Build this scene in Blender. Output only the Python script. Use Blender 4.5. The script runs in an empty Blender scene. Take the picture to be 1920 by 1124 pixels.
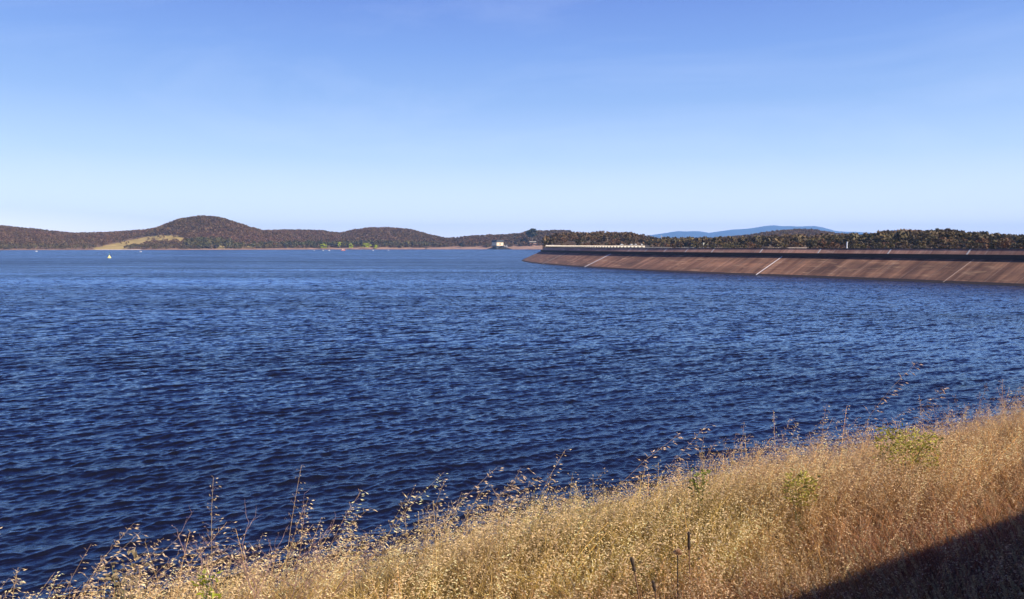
import bpy, math, random
import numpy as np
from mathutils import Vector, Matrix

R = math.radians
rng = np.random.default_rng(7)
random.seed(7)
SC = bpy.context.scene
COL = SC.collection

# ------------------------------------------------------------------ camera, sky, sun
H = 9.0                 # eye height above the lake
F = 1493.0              # focal length in pixels of the 1920 wide photograph
YH, CY, CX = 463.0, 562.0, 960.0
cam_d = bpy.data.cameras.new('camera')
cam = bpy.data.objects.new('camera', cam_d); COL.objects.link(cam)
cam.location = (0, 0, H)
cam.rotation_euler = (R(90) - math.atan((CY - YH) / F), 0, 0)
cam_d.sensor_width = 36.0
cam_d.lens = 36.0 * F / 1920.0
cam_d.clip_start = 0.05
cam_d.clip_end = 60000
cam_d.dof.use_dof = True
cam_d.dof.focus_distance = 9.0
cam_d.dof.aperture_fstop = 7.0
SC.camera = cam

SUN_AZ, SUN_EL = 120.0, 37.0       # azimuth from +Y clockwise
sdir = Vector((math.sin(R(SUN_AZ)) * math.cos(R(SUN_EL)), math.cos(R(SUN_AZ)) * math.cos(R(SUN_EL)), math.sin(R(SUN_EL))))
sun_d = bpy.data.lights.new('sun', 'SUN')
sun_d.energy = 5.0
sun_d.angle = R(0.53)
sun_d.color = (1.0, 0.90, 0.75)
sun = bpy.data.objects.new('sun', sun_d); COL.objects.link(sun)
sun.rotation_euler = (-sdir).to_track_quat('-Z', 'Y').to_euler()

world = bpy.data.worlds.new('World'); SC.world = world
world.use_nodes = True
wn, wl = world.node_tree.nodes, world.node_tree.links
wn.clear()
w_out = wn.new('ShaderNodeOutputWorld'); w_bg = wn.new('ShaderNodeBackground')
sky = wn.new('ShaderNodeTexSky'); sky.sky_type = 'NISHITA'; sky.sun_disc = False
sky.sun_elevation = R(SUN_EL); sky.sun_rotation = R(SUN_AZ)
sky.altitude = 500; sky.air_density = 1.15; sky.dust_density = 0.35; sky.ozone_density = 3.2
w_bg.inputs['Strength'].default_value = 0.10
# thin high cirrus wisps in the sky
w_tc = wn.new('ShaderNodeTexCoord'); w_map = wn.new('ShaderNodeMapping')
w_map.inputs['Scale'].default_value = (1.2, 2.6, 5.0); w_map.inputs['Rotation'].default_value = (0.2, 0.35, 0.5)
w_no = wn.new('ShaderNodeTexNoise'); w_no.inputs['Scale'].default_value = 1.5
w_no.inputs['Detail'].default_value = 6; w_no.inputs['Roughness'].default_value = 0.62; w_no.inputs['Distortion'].default_value = 0.8
w_ramp = wn.new('ShaderNodeValToRGB')
w_ramp.color_ramp.elements[0].position = 0.52; w_ramp.color_ramp.elements[0].color = (0, 0, 0, 1)
w_ramp.color_ramp.elements[1].position = 0.85; w_ramp.color_ramp.elements[1].color = (0.13, 0.13, 0.13, 1)
w_mix = wn.new('ShaderNodeMixRGB'); w_mix.inputs[2].default_value = (7.0, 7.6, 9.0, 1)
w_hs = wn.new('ShaderNodeHueSaturation'); w_hs.inputs['Saturation'].default_value = 1.15
wl.new(w_tc.outputs['Generated'], w_map.inputs[0]); wl.new(w_map.outputs[0], w_no.inputs['Vector'])
wl.new(w_no.outputs['Fac'], w_ramp.inputs[0]); wl.new(w_ramp.outputs[0], w_mix.inputs[0])
# the clear sky: Nishita mixed with a gradient of elevation (deep blue overhead, pale at the horizon)
def lin(c): return tuple((v / 255 / 12.92 if v / 255 <= 0.04045 else ((v / 255 + 0.055) / 1.055) ** 2.4) / (0.10 * 2 ** 0.62) for v in c)
w_sep = wn.new('ShaderNodeSeparateXYZ'); wl.new(w_tc.outputs['Generated'], w_sep.inputs[0])
w_grad = wn.new('ShaderNodeValToRGB'); cr_ = w_grad.color_ramp
stops = [(0.0, (240, 235, 247), 1.8), (0.045, (223, 234, 252), 1.38), (0.108, (190, 217, 254), 1.15), (0.174, (160, 196, 253), 1.0), (0.234, (136, 175, 247), .98), (0.289, (122, 158, 240), .94),
         (0.45, (58, 98, 214), .9), (0.7, (38, 72, 175), 1.0), (1.0, (28, 54, 145), 1.0)]
while len(cr_.elements) < len(stops): cr_.elements.new(0.5)
for el_, (p_, c_, k_) in zip(cr_.elements, stops): el_.position = p_; el_.color = (*[v * k_ for v in lin(c_)], 1)
wl.new(w_sep.outputs['Z'], w_grad.inputs[0])
w_ns = wn.new('ShaderNodeMixRGB'); w_ns.inputs[0].default_value = 0.9
wl.new(sky.outputs[0], w_hs.inputs['Color']); wl.new(w_hs.outputs[0], w_ns.inputs[1]); wl.new(w_grad.outputs[0], w_ns.inputs[2])
wl.new(w_ns.outputs[0], w_mix.inputs[1])
wl.new(w_mix.outputs[0], w_bg.inputs[0]); wl.new(w_bg.outputs[0], w_out.inputs[0])

SC.view_settings.view_transform = 'Standard'
SC.view_settings.look = 'None'
SC.view_settings.exposure = 0.62
SC.view_settings.gamma = 1.0
SC.cycles.volume_bounces = 2
SC.cycles.max_bounces = 6
SC.cycles.use_denoising = True

# ------------------------------------------------------------------ helpers
def tag(o, label=None, cat=None, group=None, kind=None):
    if label: o['label'] = label
    if cat: o['category'] = cat
    if group: o['group'] = group
    if kind: o['kind'] = kind
    return o

def empty(name, loc, rz=0.0):
    o = bpy.data.objects.new(name, None); COL.objects.link(o)
    o.location = loc; o.rotation_euler = (0, 0, rz); o.empty_display_size = 0.1
    return o

def np_mesh(name, V, Fc, mats, nv, parent=None, col=None, midx=None, smooth=False, uv=None):
    """one mesh object from numpy: V (n,3), Fc (m,nv) all faces with nv corners"""
    me = bpy.data.meshes.new(name)
    V = np.asarray(V, dtype=np.float32); Fc = np.asarray(Fc, dtype=np.int32)
    me.vertices.add(len(V)); me.vertices.foreach_set('co', V.ravel())
    me.loops.add(Fc.size); me.loops.foreach_set('vertex_index', Fc.ravel())
    me.polygons.add(len(Fc))
    me.polygons.foreach_set('loop_start', np.arange(0, Fc.size, nv, dtype=np.int32))
    me.polygons.foreach_set('loop_total', np.full(len(Fc), nv, dtype=np.int32))
    if midx is not None: me.polygons.foreach_set('material_index', np.asarray(midx, dtype=np.int32))
    me.polygons.foreach_set('use_smooth', np.full(len(Fc), bool(smooth)))
    for m in (mats if isinstance(mats, (list, tuple)) else [mats]): me.materials.append(m)
    if col is not None:
        a = me.color_attributes.new('tint', 'FLOAT_COLOR', 'POINT')
        c = np.ones((len(V), 4), dtype=np.float32); c[:, :3] = col
        a.data.foreach_set('color', c.ravel())
    if uv is not None:
        a = me.attributes.new('run', 'FLOAT_VECTOR', 'POINT')
        a.data.foreach_set('vector', np.asarray(uv, dtype=np.float32).ravel())
    me.update(calc_edges=True)
    o = bpy.data.objects.new(name, me); COL.objects.link(o)
    if parent: o.parent = parent
    return o

class MB:
    """collects boxes, tubes and lathes into ONE mesh object"""
    def __init__(s): s.v, s.f = [], []
    def add(s, v, f):
        b = len(s.v); s.v += [tuple(p) for p in v]; s.f += [tuple(i + b for i in q) for q in f]
    def box(s, x0, x1, y0, y1, z0, z1, tx=0.0, ty=0.0):
        v = [(x0, y0, z0), (x1, y0, z0), (x1, y1, z0), (x0, y1, z0),
             (x0 + tx, y0 + ty, z1), (x1 - tx, y0 + ty, z1), (x1 - tx, y1 - ty, z1), (x0 + tx, y1 - ty, z1)]
        s.add(v, [(0, 3, 2, 1), (4, 5, 6, 7), (0, 1, 5, 4), (1, 2, 6, 5), (2, 3, 7, 6), (3, 0, 4, 7)])
    def tube(s, pts, rad, n=6):
        pts = [Vector(p) for p in pts]; rad = rad if isinstance(rad, (list, tuple)) else [rad] * len(pts)
        v = []
        for i, p in enumerate(pts):
            d = (pts[min(i + 1, len(pts) - 1)] - pts[max(i - 1, 0)]).normalized()
            a = d.orthogonal().normalized() if abs(d.z) > 0.99 else d.cross(Vector((0, 0, 1))).normalized()
            b = d.cross(a)
            for k in range(n):
                t = 2 * math.pi * k / n
                v.append(p + (a * math.cos(t) + b * math.sin(t)) * rad[i])
        f = [(i * n + k, i * n + (k + 1) % n, (i + 1) * n + (k + 1) % n, (i + 1) * n + k) for i in range(len(pts) - 1) for k in range(n)]
        f += [tuple(range(n - 1, -1, -1)), tuple((len(pts) - 1) * n + k for k in range(n))]
        s.add(v, f)
    def lathe(s, prof, n=20, c=(0, 0, 0)):
        v = [(c[0] + r * math.cos(2 * math.pi * k / n), c[1] + r * math.sin(2 * math.pi * k / n), c[2] + z) for r, z in prof for k in range(n)]
        f = [(i * n + k, i * n + (k + 1) % n, (i + 1) * n + (k + 1) % n, (i + 1) * n + k) for i in range(len(prof) - 1) for k in range(n)]
        f += [tuple(range(n - 1, -1, -1)), tuple((len(prof) - 1) * n + k for k in range(n))]
        s.add(v, f)
    def build(s, name, mat, parent=None, smooth=False):
        me = bpy.data.meshes.new(name); me.from_pydata(s.v, [], s.f); me.materials.append(mat)
        for p in me.polygons: p.use_smooth = smooth
        me.update(); o = bpy.data.objects.new(name, me); COL.objects.link(o)
        if parent: o.parent = parent
        return o

def mat_new(name):
    m = bpy.data.materials.new(name); m.use_nodes = True
    return m, m.node_tree.nodes, m.node_tree.links, m.node_tree.nodes['Principled BSDF']

def plain(name, col, rough=0.7, var=0.25, scale=3.0, metallic=0.0):
    m, n, l, b = mat_new(name)
    no = n.new('ShaderNodeTexNoise'); no.inputs['Scale'].default_value = scale; no.inputs['Detail'].default_value = 5
    g = n.new('ShaderNodeNewGeometry'); l.new(g.outputs['Position'], no.inputs['Vector'])
    r = n.new('ShaderNodeMapRange'); r.inputs[3].default_value = 1 - var; r.inputs[4].default_value = 1 + var
    l.new(no.outputs['Fac'], r.inputs[0])
    v = n.new('ShaderNodeVectorMath'); v.operation = 'SCALE'; v.inputs[0].default_value = col[:3]
    l.new(r.outputs[0], v.inputs['Scale']); l.new(v.outputs[0], b.inputs['Base Color'])
    b.inputs['Roughness'].default_value = rough; b.inputs['Metallic'].default_value = metallic
    return m

def tinted(name, rough=0.6, transl=0.0, spec=0.3, mottle=0.0, mscale=0.1):
    """base colour from the 'tint' attribute of the mesh"""
    m, n, l, b = mat_new(name)
    a = n.new('ShaderNodeVertexColor'); a.layer_name = 'tint'
    src = a.outputs['Color']
    if mottle:
        g = n.new('ShaderNodeNewGeometry'); no = n.new('ShaderNodeTexNoise')
        no.inputs['Scale'].default_value = mscale; no.inputs['Detail'].default_value = 8; no.inputs['Roughness'].default_value = 0.7
        l.new(g.outputs['Position'], no.inputs['Vector'])
        r = n.new('ShaderNodeMapRange'); r.inputs[1].default_value = 0.3; r.inputs[2].default_value = 0.7
        r.inputs[3].default_value = 1 - mottle; r.inputs[4].default_value = 1 + mottle
        l.new(no.outputs['Fac'], r.inputs[0])
        v = n.new('ShaderNodeVectorMath'); v.operation = 'SCALE'
        l.new(src, v.inputs[0]); l.new(r.outputs[0], v.inputs['Scale']); src = v.outputs[0]
    l.new(src, b.inputs['Base Color'])
    b.inputs['Roughness'].default_value = rough; b.inputs['Specular IOR Level'].default_value = spec
    if transl > 0:
        t = n.new('ShaderNodeBsdfTranslucent'); l.new(src, t.inputs['Color'])
        mx = n.new('ShaderNodeMixShader'); mx.inputs[0].default_value = transl
        out = n['Material Output']
        l.new(b.outputs[0], mx.inputs[1]); l.new(t.outputs[0], mx.inputs[2]); l.new(mx.outputs[0], out.inputs['Surface'])
    return m

def lerp(xs, ys, x): return np.interp(x, xs, ys)

def vnoise(x, y, seed, n=10, lo=1.0, hi=4.0):
    """smooth pseudo noise in about -1..1 from random sines"""
    r = np.random.default_rng(seed); out = np.zeros_like(x, dtype=np.float64)
    for i in range(n):
        k = lo * (hi / lo) ** (i / max(1, n - 1)); a = r.uniform(0, 2 * np.pi); p = r.uniform(0, 2 * np.pi)
        out += np.sin(k * (x * math.cos(a) + y * math.sin(a)) + p) / (i + 1) ** 0.5
    return out / 2.4

def grid_faces(nr, nc):
    i = np.arange(nr - 1)[:, None] * nc + np.arange(nc - 1)[None, :]
    i = i.ravel()
    return np.stack([i, i + 1, i + nc + 1, i + nc], 1)

# ------------------------------------------------------------------ lake
def build_lake():
    m, n, l, b = mat_new('lake_water')
    n.remove(b)
    gl = n.new('ShaderNodeBsdfGlossy'); gl.inputs['Color'].default_value = (0.67, 0.83, 1.0, 1)
    df = n.new('ShaderNodeBsdfDiffuse'); df.inputs['Color'].default_value = (0.006, 0.006, 0.010, 1)
    fr = n.new('ShaderNodeFresnel'); fr.inputs['IOR'].default_value = 1.34
    mxw = n.new('ShaderNodeMixShader'); fp = n.new('ShaderNodeMath'); fp.operation = 'POWER'; fp.inputs[1].default_value = 1.0; l.new(fr.outputs[0], fp.inputs[0])
    fm = n.new('ShaderNodeMath'); fm.operation = 'MULTIPLY'; fm.inputs[1].default_value = 1.04; l.new(fp.outputs[0], fm.inputs[0]); l.new(df.outputs[0], mxw.inputs[1]); l.new(gl.outputs[0], mxw.inputs[2])
    l.new(mxw.outputs[0], n['Material Output'].inputs['Surface'])
    ra = n.new('ShaderNodeAttribute'); ra.attribute_name = 'run'; rs = n.new('ShaderNodeSeparateXYZ'); l.new(ra.outputs['Vector'], rs.inputs[0])
    rr = n.new('ShaderNodeMapRange'); rr.inputs[3].default_value = 0.04; rr.inputs[4].default_value = 0.22
    l.new(rs.outputs['X'], rr.inputs[0]); l.new(rr.outputs[0], gl.inputs['Roughness'])
    g = n.new('ShaderNodeNewGeometry')
    rot = n.new('ShaderNodeMapping'); rot.vector_type = 'POINT'; rot.inputs['Rotation'].default_value = (0, 0, R(-30))
    l.new(g.outputs['Position'], rot.inputs[0])
    acc = None
    # wind roughens and smooths the surface in long streaks
    gm = n.new('ShaderNodeMapping'); gm.inputs['Scale'].default_value = (0.005, 0.028, 1)
    l.new(g.outputs['Position'], gm.inputs[0])
    gn = n.new('ShaderNodeTexNoise'); gn.inputs['Scale'].default_value = 1.0; gn.inputs['Detail'].default_value = 9; gn.inputs['Roughness'].default_value = 0.8
    l.new(gm.outputs[0], gn.inputs['Vector'])
    gr = n.new('ShaderNodeMapRange'); gr.inputs[1].default_value = 0.35; gr.inputs[2].default_value = 0.65
    gr.inputs[3].default_value = 0.62; gr.inputs[4].default_value = 1.2
    l.new(gn.outputs['Fac'], gr.inputs[0])
    # gusts darken and slicks brighten the sheen; one long slick lies across the left of the lake
    gs = n.new('ShaderNodeMapRange'); gs.inputs[1].default_value = 0.35; gs.inputs[2].default_value = 0.65
    gs.inputs[3].default_value = 1.30; gs.inputs[4].default_value = 0.72; gs.clamp = False; l.new(gn.outputs['Fac'], gs.inputs[0])
    sl1 = n.new('ShaderNodeMath'); sl1.operation = 'MULTIPLY_ADD'; sl1.inputs[1].default_value = 0.55; sl1.inputs[2].default_value = 1.0; l.new(rs.outputs['Y'], sl1.inputs[0])
    sl2 = n.new('ShaderNodeMath'); sl2.operation = 'MULTIPLY'; l.new(sl1.outputs[0], sl2.inputs[0]); l.new(gs.outputs[0], sl2.inputs[1])
    sl3 = n.new('ShaderNodeMath'); sl3.operation = 'MULTIPLY'; sl3.use_clamp = True; l.new(sl2.outputs[0], sl3.inputs[0]); l.new(fm.outputs[0], sl3.inputs[1]); l.new(sl3.outputs[0], mxw.inputs[0])
    for (sx, sy, amp) in ((0.40, 1.3, 1.3), (1.5, 5.0, 1.2), (5.0, 14.0, 0.12)):
        mp = n.new('ShaderNodeMapping'); mp.inputs['Scale'].default_value = (sx, sy, 1.0)
        l.new(rot.outputs[0], mp.inputs[0])
        no = n.new('ShaderNodeTexNoise'); no.inputs['Scale'].default_value = 1.0
        no.inputs['Detail'].default_value = 2.0; no.inputs['Distortion'].default_value = 0.3
        l.new(mp.outputs[0], no.inputs['Vector'])
        s = n.new('ShaderNodeVectorMath'); s.operation = 'SUBTRACT'; s.inputs[1].default_value = (0.5, 0.5, 0.5)
        l.new(no.outputs['Color'], s.inputs[0])
        q = n.new('ShaderNodeVectorMath'); q.operation = 'MULTIPLY'; q.inputs[1].default_value = (amp * 0.8, amp * 1.5, 0)
        l.new(s.outputs[0], q.inputs[0])
        if sx < 4:      # the longer chop stands in the mesh near the bank and in the shading where the mesh is coarse
            la = n.new('ShaderNodeAttribute'); la.attribute_name = 'run'; ls = n.new('ShaderNodeSeparateXYZ'); l.new(la.outputs['Vector'], ls.inputs[0])
            q2 = n.new('ShaderNodeVectorMath'); q2.operation = 'SCALE'; l.new(q.outputs[0], q2.inputs[0]); l.new(ls.outputs['X'], q2.inputs['Scale']); q = q2
        if acc is None: acc = q.outputs[0]
        else:
            ad = n.new('ShaderNodeVectorMath'); ad.operation = 'ADD'
            l.new(acc, ad.inputs[0]); l.new(q.outputs[0], ad.inputs[1]); acc = ad.outputs[0]
    sc = n.new('ShaderNodeVectorMath'); sc.operation = 'SCALE'
    l.new(acc, sc.inputs[0]); l.new(gr.outputs[0], sc.inputs['Scale'])
    ad = n.new('ShaderNodeVectorMath'); ad.operation = 'ADD'
    l.new(g.outputs['Normal'], ad.inputs[0]); l.new(sc.outputs[0], ad.inputs[1])
    nm0 = n.new('ShaderNodeVectorMath'); nm0.operation = 'NORMALIZE'; l.new(ad.outputs[0], nm0.inputs[0])
    # capillary ripples
    mp = n.new('ShaderNodeMapping'); mp.inputs['Scale'].default_value = (2.6, 8.5, 1.0); l.new(rot.outputs[0], mp.inputs[0])
    rn = n.new('ShaderNodeTexNoise'); rn.inputs['Scale'].default_value = 1.0; rn.inputs['Detail'].default_value = 3.0; rn.inputs['Roughness'].default_value = 0.55; rn.inputs['Distortion'].default_value = 0.5
    l.new(mp.outputs[0], rn.inputs['Vector'])
    nm = n.new('ShaderNodeBump'); nm.inputs['Strength'].default_value = 0.75; nm.inputs['Distance'].default_value = 0.03
    l.new(rn.outputs['Fac'], nm.inputs['Height']); l.new(nm0.outputs[0], nm.inputs['Normal'])
    l.new(nm.outputs[0], gl.inputs['Normal']); l.new(nm.outputs[0], fr.inputs['Normal'])
    # graded sheet, finest near the bank
    na, nr = 1350, 1750
    ang = np.linspace(R(-40), R(40), na)
    rad = 16.0 * (420.0 / 16.0) ** np.linspace(0, 1, nr)
    rad = np.concatenate([rad, 420 * (7000.0 / 420) ** (np.arange(1, 120) / 119)]); nr = len(rad)
    X = (rad[:, None] * np.sin(ang)[None, :]); Y = (rad[:, None] * np.cos(ang)[None, :])
    Z = np.zeros_like(X); DX = np.zeros_like(X); DY = np.zeros_like(X)
    sp = np.gradient(rad)[:, None] * 2.2
    fade_far = np.clip(1 - (rad[:, None] - 300) / 120, 0, 1)
    r = np.random.default_rng(3)
    N = 110; lost = np.zeros(nr); tot = 0.0
    lam = 0.28 * (3.0 / 0.28) ** (np.arange(N) / (N - 1)) * r.uniform(0.93, 1.07, N)
    for L in lam:
        k = 2 * math.pi / L
        th = R(122) + r.normal(0, R(17 if L > 1.2 else 34))
        s = 0.0195 * (1.95 if L < 0.7 else (1.1 if L < 2.2 else 0.55))
        a = s / k; p = r.uniform(0, 2 * math.pi)
        w = np.clip((L - sp) / (0.45 * L), 0, 1) * fade_far; lost += (1 - w[:, 0] ** 2) * s * s; tot += s * s
        ph = k * (X * math.cos(th) + Y * math.sin(th)) + p
        c = np.sin(ph) * w
        Z += a * np.cos(ph) * w; DX -= a * math.cos(th) * c * 1.0; DY -= a * math.sin(th) * c * 1.0
    V = np.stack([(X + DX).ravel(), (Y + DY).ravel(), Z.ravel()], 1)
    f = grid_faces(nr, na)
    U = np.zeros((nr, na, 3)); U[:, :, 0] = np.sqrt(lost / tot)[:, None]
    wob = 14 * vnoise(X * 0.012, Y * 0.03, 61, 8, 1, 4)
    U[:, :, 1] = np.exp(-((Y - 222 - wob) / 26) ** 2) * np.clip((60 - X) / 130, 0, 1) - 0.35 * np.exp(-((Y - 480 - 6 * wob) / 170) ** 2)
    o = np_mesh('lake', V, f, m, 4, smooth=True, uv=U.reshape(-1, 3))
    tag(o, 'deep blue choppy lake water reaching to the far hills', 'lake', kind='structure')
    # the ground sheet below everything
    gm2 = plain('earth', (0.16, 0.11, 0.06), 0.95, 0.3, 0.01)
    xs = np.linspace(-22000, 22000, 33); ys = np.linspace(-400, 32000, 33)
    GX, GY = np.meshgrid(xs, ys)
    V = np.stack([GX.ravel(), GY.ravel(), np.full(GX.size, -5.0)], 1)
    tag(np_mesh('ground', V, grid_faces(33, 33), gm2, 4), 'brown earth below the lake and the country around', 'ground', kind='structure')
build_lake()

# ------------------------------------------------------------------ trees (numpy prototypes)
def tree_proto(seed, h, cr, ch, nclump, nleaf, leaf, trunk_r=0.18, spread=0.5):
    """quads only. returns V, F, midx, shade(per vertex random). crown of clumps of leaf faces, trunk with limbs"""
    r = np.random.default_rng(seed); V, Fc, M, S = [], [], [], []
    def add(v, f, m, s):
        b = len(V); V.extend(v); Fc.extend([[i + b for i in q] for q in f]); M.extend([m] * len(f)); S.extend([s] * len(v))
    def limb(p, q, r0, r1):
        p, q = np.array(p, float), np.array(q, float); d = q - p; d /= np.linalg.norm(d) + 1e-9
        a = np.cross(d, [0.3, 0.9, 0.1]); a /= np.linalg.norm(a); c = np.cross(d, a); v = []
        for (o, rr) in ((p, r0), (q, r1)):
            for k in range(4):
                t = k * math.pi / 2; v.append(o + (a * math.cos(t) + c * math.sin(t)) * rr)
        add(v, [[k, (k + 1) % 4, 4 + (k + 1) % 4, 4 + k] for k in range(4)], 0, 1.0)
    base = h - ch
    lean = r.normal(0, 0.05 * h, 2)
    fork = np.array([lean[0] * 0.5, lean[1] * 0.5, base * 0.9])
    limb((0, 0, -0.3), fork, trunk_r, trunk_r * 0.65)
    for c in range(nclump):
        t = r.uniform(0, 2 * math.pi); u = r.uniform(0, 1) ** 0.5
        zz = r.uniform(0, 1)
        env = math.sin(math.pi * (0.18 + 0.72 * zz)) ** 0.7
        cc = np.array([lean[0] + cr * u * env * math.cos(t), lean[1] + cr * u * env * math.sin(t), base + ch * (0.12 + 0.8 * zz)])
        if c < 7: limb(fork, cc, trunk_r * 0.45, trunk_r * 0.12)
        rad = cr * r.uniform(0.26, 0.46); sh = r.uniform(0.7, 1.3)
        for k in range(nleaf):
            d = r.normal(0, 1, 3); d /= np.linalg.norm(d); d[2] = abs(d[2]) * 0.9 - 0.25
            p = cc + d * rad * np.array([1, 1, 0.62]) * r.uniform(0.6, 1.05)
            nrm = d + r.normal(0, 0.55, 3); nrm /= np.linalg.norm(nrm)
            a = np.cross(nrm, r.normal(0, 1, 3)); a /= np.linalg.norm(a); bb = np.cross(nrm, a)
            s1 = leaf * r.uniform(0.6, 1.3); s2 = s1 * r.uniform(0.45, 0.8)
            add([p - a * s1, p - bb * s2, p + a * s1, p + bb * s2], [[0, 1, 2, 3]], 1, sh * r.uniform(0.85, 1.15))
    return np.array(V), np.array(Fc), np.array(M), np.array(S)

bark = plain('eucalyptus_bark', (0.34, 0.27, 0.21), 0.85, 0.3, 0.8)
foliage = tinted('foliage', 0.65, 0.18, 0.25)

def stamp(protos, pos, scale, tint, name, mats, label, cat, kind='stuff', group=None):
    """many copies of the prototypes baked into one mesh"""
    Vs, Fs, Ms, Cs = [], [], [], []; off = 0
    idx = np.arange(len(pos)) % len(protos)
    rz = rng.uniform(0, 2 * np.pi, len(pos))
    for k, (V, Fc, M, S) in enumerate(protos):
        sel = np.where(idx == k)[0]
        if not len(sel): continue
        c, s = np.cos(rz[sel])[:, None], np.sin(rz[sel])[:, None]
        sc = scale[sel][:, None]
        x = (V[None, :, 0] * c - V[None, :, 1] * s) * sc + pos[sel, 0][:, None]
        y = (V[None, :, 0] * s + V[None, :, 1] * c) * sc + pos[sel, 1][:, None]
        z = V[None, :, 2] * sc + pos[sel, 2][:, None]
        Vs.append(np.stack([x, y, z], 2).reshape(-1, 3))
        nf = len(V)
        Fs.append((Fc[None] + (np.arange(len(sel)) * nf)[:, None, None]).reshape(-1, 4) + off)
        Ms.append(np.tile(M, len(sel)))
        Cs.append((tint[sel][:, None, :] * S[None, :, None]).reshape(-1, 3))
        off += nf * len(sel)
    o = np_mesh(name, np.concatenate(Vs), np.concatenate(Fs), mats, 4, col=np.concatenate(Cs), midx=np.concatenate(Ms))
    return tag(o, label, cat, group, kind)

# ------------------------------------------------------------------ far country
def px2u(px): return (px - CX) / F
land_mat = tinted('dry_country', 0.95, 0, 0.1, mottle=0.35, mscale=0.03)
FOREST_POS, FOREST_SC, FOREST_COL = [], [], []

def land(name, label, px0, px1, shore, ridge, sky, tree_h, paddock=None, nu=260, nd=60, back=1.5, z0=-1.0, colour=None, rough=0.06, seed=1, power=0.9, bank=((0, 2.5), (1920, 2.5))):
    """a real hill range: shore/ridge distance and skyline by bearing, with a foreslope and a back slope"""
    pxs = np.linspace(px0, px1, nu)
    Ds = lerp(*zip(*[(a, b) for a, b in shore]), pxs) if False else np.interp(pxs, [a for a, _ in shore], [b for _, b in shore])
    Dr = np.interp(pxs, [a for a, _ in ridge], [b for _, b in ridge])
    ys = np.interp(pxs, [a for a, _ in sky], [b for _, b in sky])
    Hr = H + (YH - ys) / F * Dr - tree_h
    t = np.linspace(0, back, nd)
    D = Ds[None, :] + (Dr - Ds)[None, :] * t[:, None]
    prof = np.where(t < 1, np.sin(np.clip(t, 0, 1) * math.pi / 2) ** (1.0 / power) , np.cos((t - 1) / max(back - 1, 1e-3) * math.pi / 2) ** 0.8)
    X = px2u(pxs)[None, :] * D; Y = D
    Z = z0 + (Hr - z0)[None, :] * prof[:, None]
    sc = 6.0 / max(200.0, float(np.mean(Dr - Ds)))
    nz = vnoise(X * sc, Y * sc, seed, 12, 0.8, 6.0)
    Z += nz * rough * (Hr[None, :] - z0) * np.clip(t, 0, 1)[:, None] * np.clip(np.abs(1 - t) * 3, 0, 1)[:, None] ** 1
    pxg = np.broadcast_to(pxs[None, :], X.shape); pyg = YH - (Z - H) / D * F
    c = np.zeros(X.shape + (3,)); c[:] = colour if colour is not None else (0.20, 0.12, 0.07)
    pm = np.zeros(X.shape, bool)
    if paddock is not None:
        pm = paddock(pxg, pyg)
        c[pm] = (0.37, 0.27, 0.10)
    bh = np.interp(pxs, [a for a, _ in bank], [b for _, b in bank])
    beach = (Z < bh[None, :] * (1 + .3 * vnoise(pxg * 0.12, pyg * 0, 5))) & (t[:, None] < 0.3)
    c[beach] = (0.31, 0.195, 0.14)
    if name == 'hill':
        sand = beach & (pxg > 180) & (pxg < 265)
        c[sand] = (0.62, 0.5, 0.4)
    o = np_mesh(name, np.stack([X.ravel(), Y.ravel(), Z.ravel()], 1), grid_faces(nd, nu), land_mat, 4, smooth=True, col=c.reshape(-1, 3))
    tag(o, label, 'hill', kind='structure')
    def height(px, tt):
        fi = np.interp(px, pxs, np.arange(nu)); fj = np.interp(tt, t, np.arange(nd))
        i0 = np.clip(fi.astype(int), 0, nu - 2); j0 = np.clip(fj.astype(int), 0, nd - 2); a = fi - i0; b = fj - j0
        z = (Z[j0, i0] * (1 - a) * (1 - b) + Z[j0, i0 + 1] * a * (1 - b) + Z[j0 + 1, i0] * (1 - a) * b + Z[j0 + 1, i0 + 1] * a * b)
        DD = np.interp(px, pxs, Ds) + (np.interp(px, pxs, Dr) - np.interp(px, pxs, Ds)) * tt
        return px2u(px) * DD, DD, z
    height.bank = bank
    return height

def in_paddock(px, py):
    # the golden clearing low on the big hill, and a few smaller ones
    top = np.interp(px, [175, 240, 275, 300, 330, 345, 350], [466, 452, 445, 441.5, 442, 446, 456])
    low = np.interp(px, [175, 230, 260, 290, 345], [470, 468, 463, 455, 455])
    a = (px > 178) & (px < 347) & (py > top) & (py < low)
    b = (px > 408) & (px < 432) & (py > 461) & (py < 466)
    c = (px > 436) & (px < 475) & (py > 459.5) & (py < 465)
    return a | b | c

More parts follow.
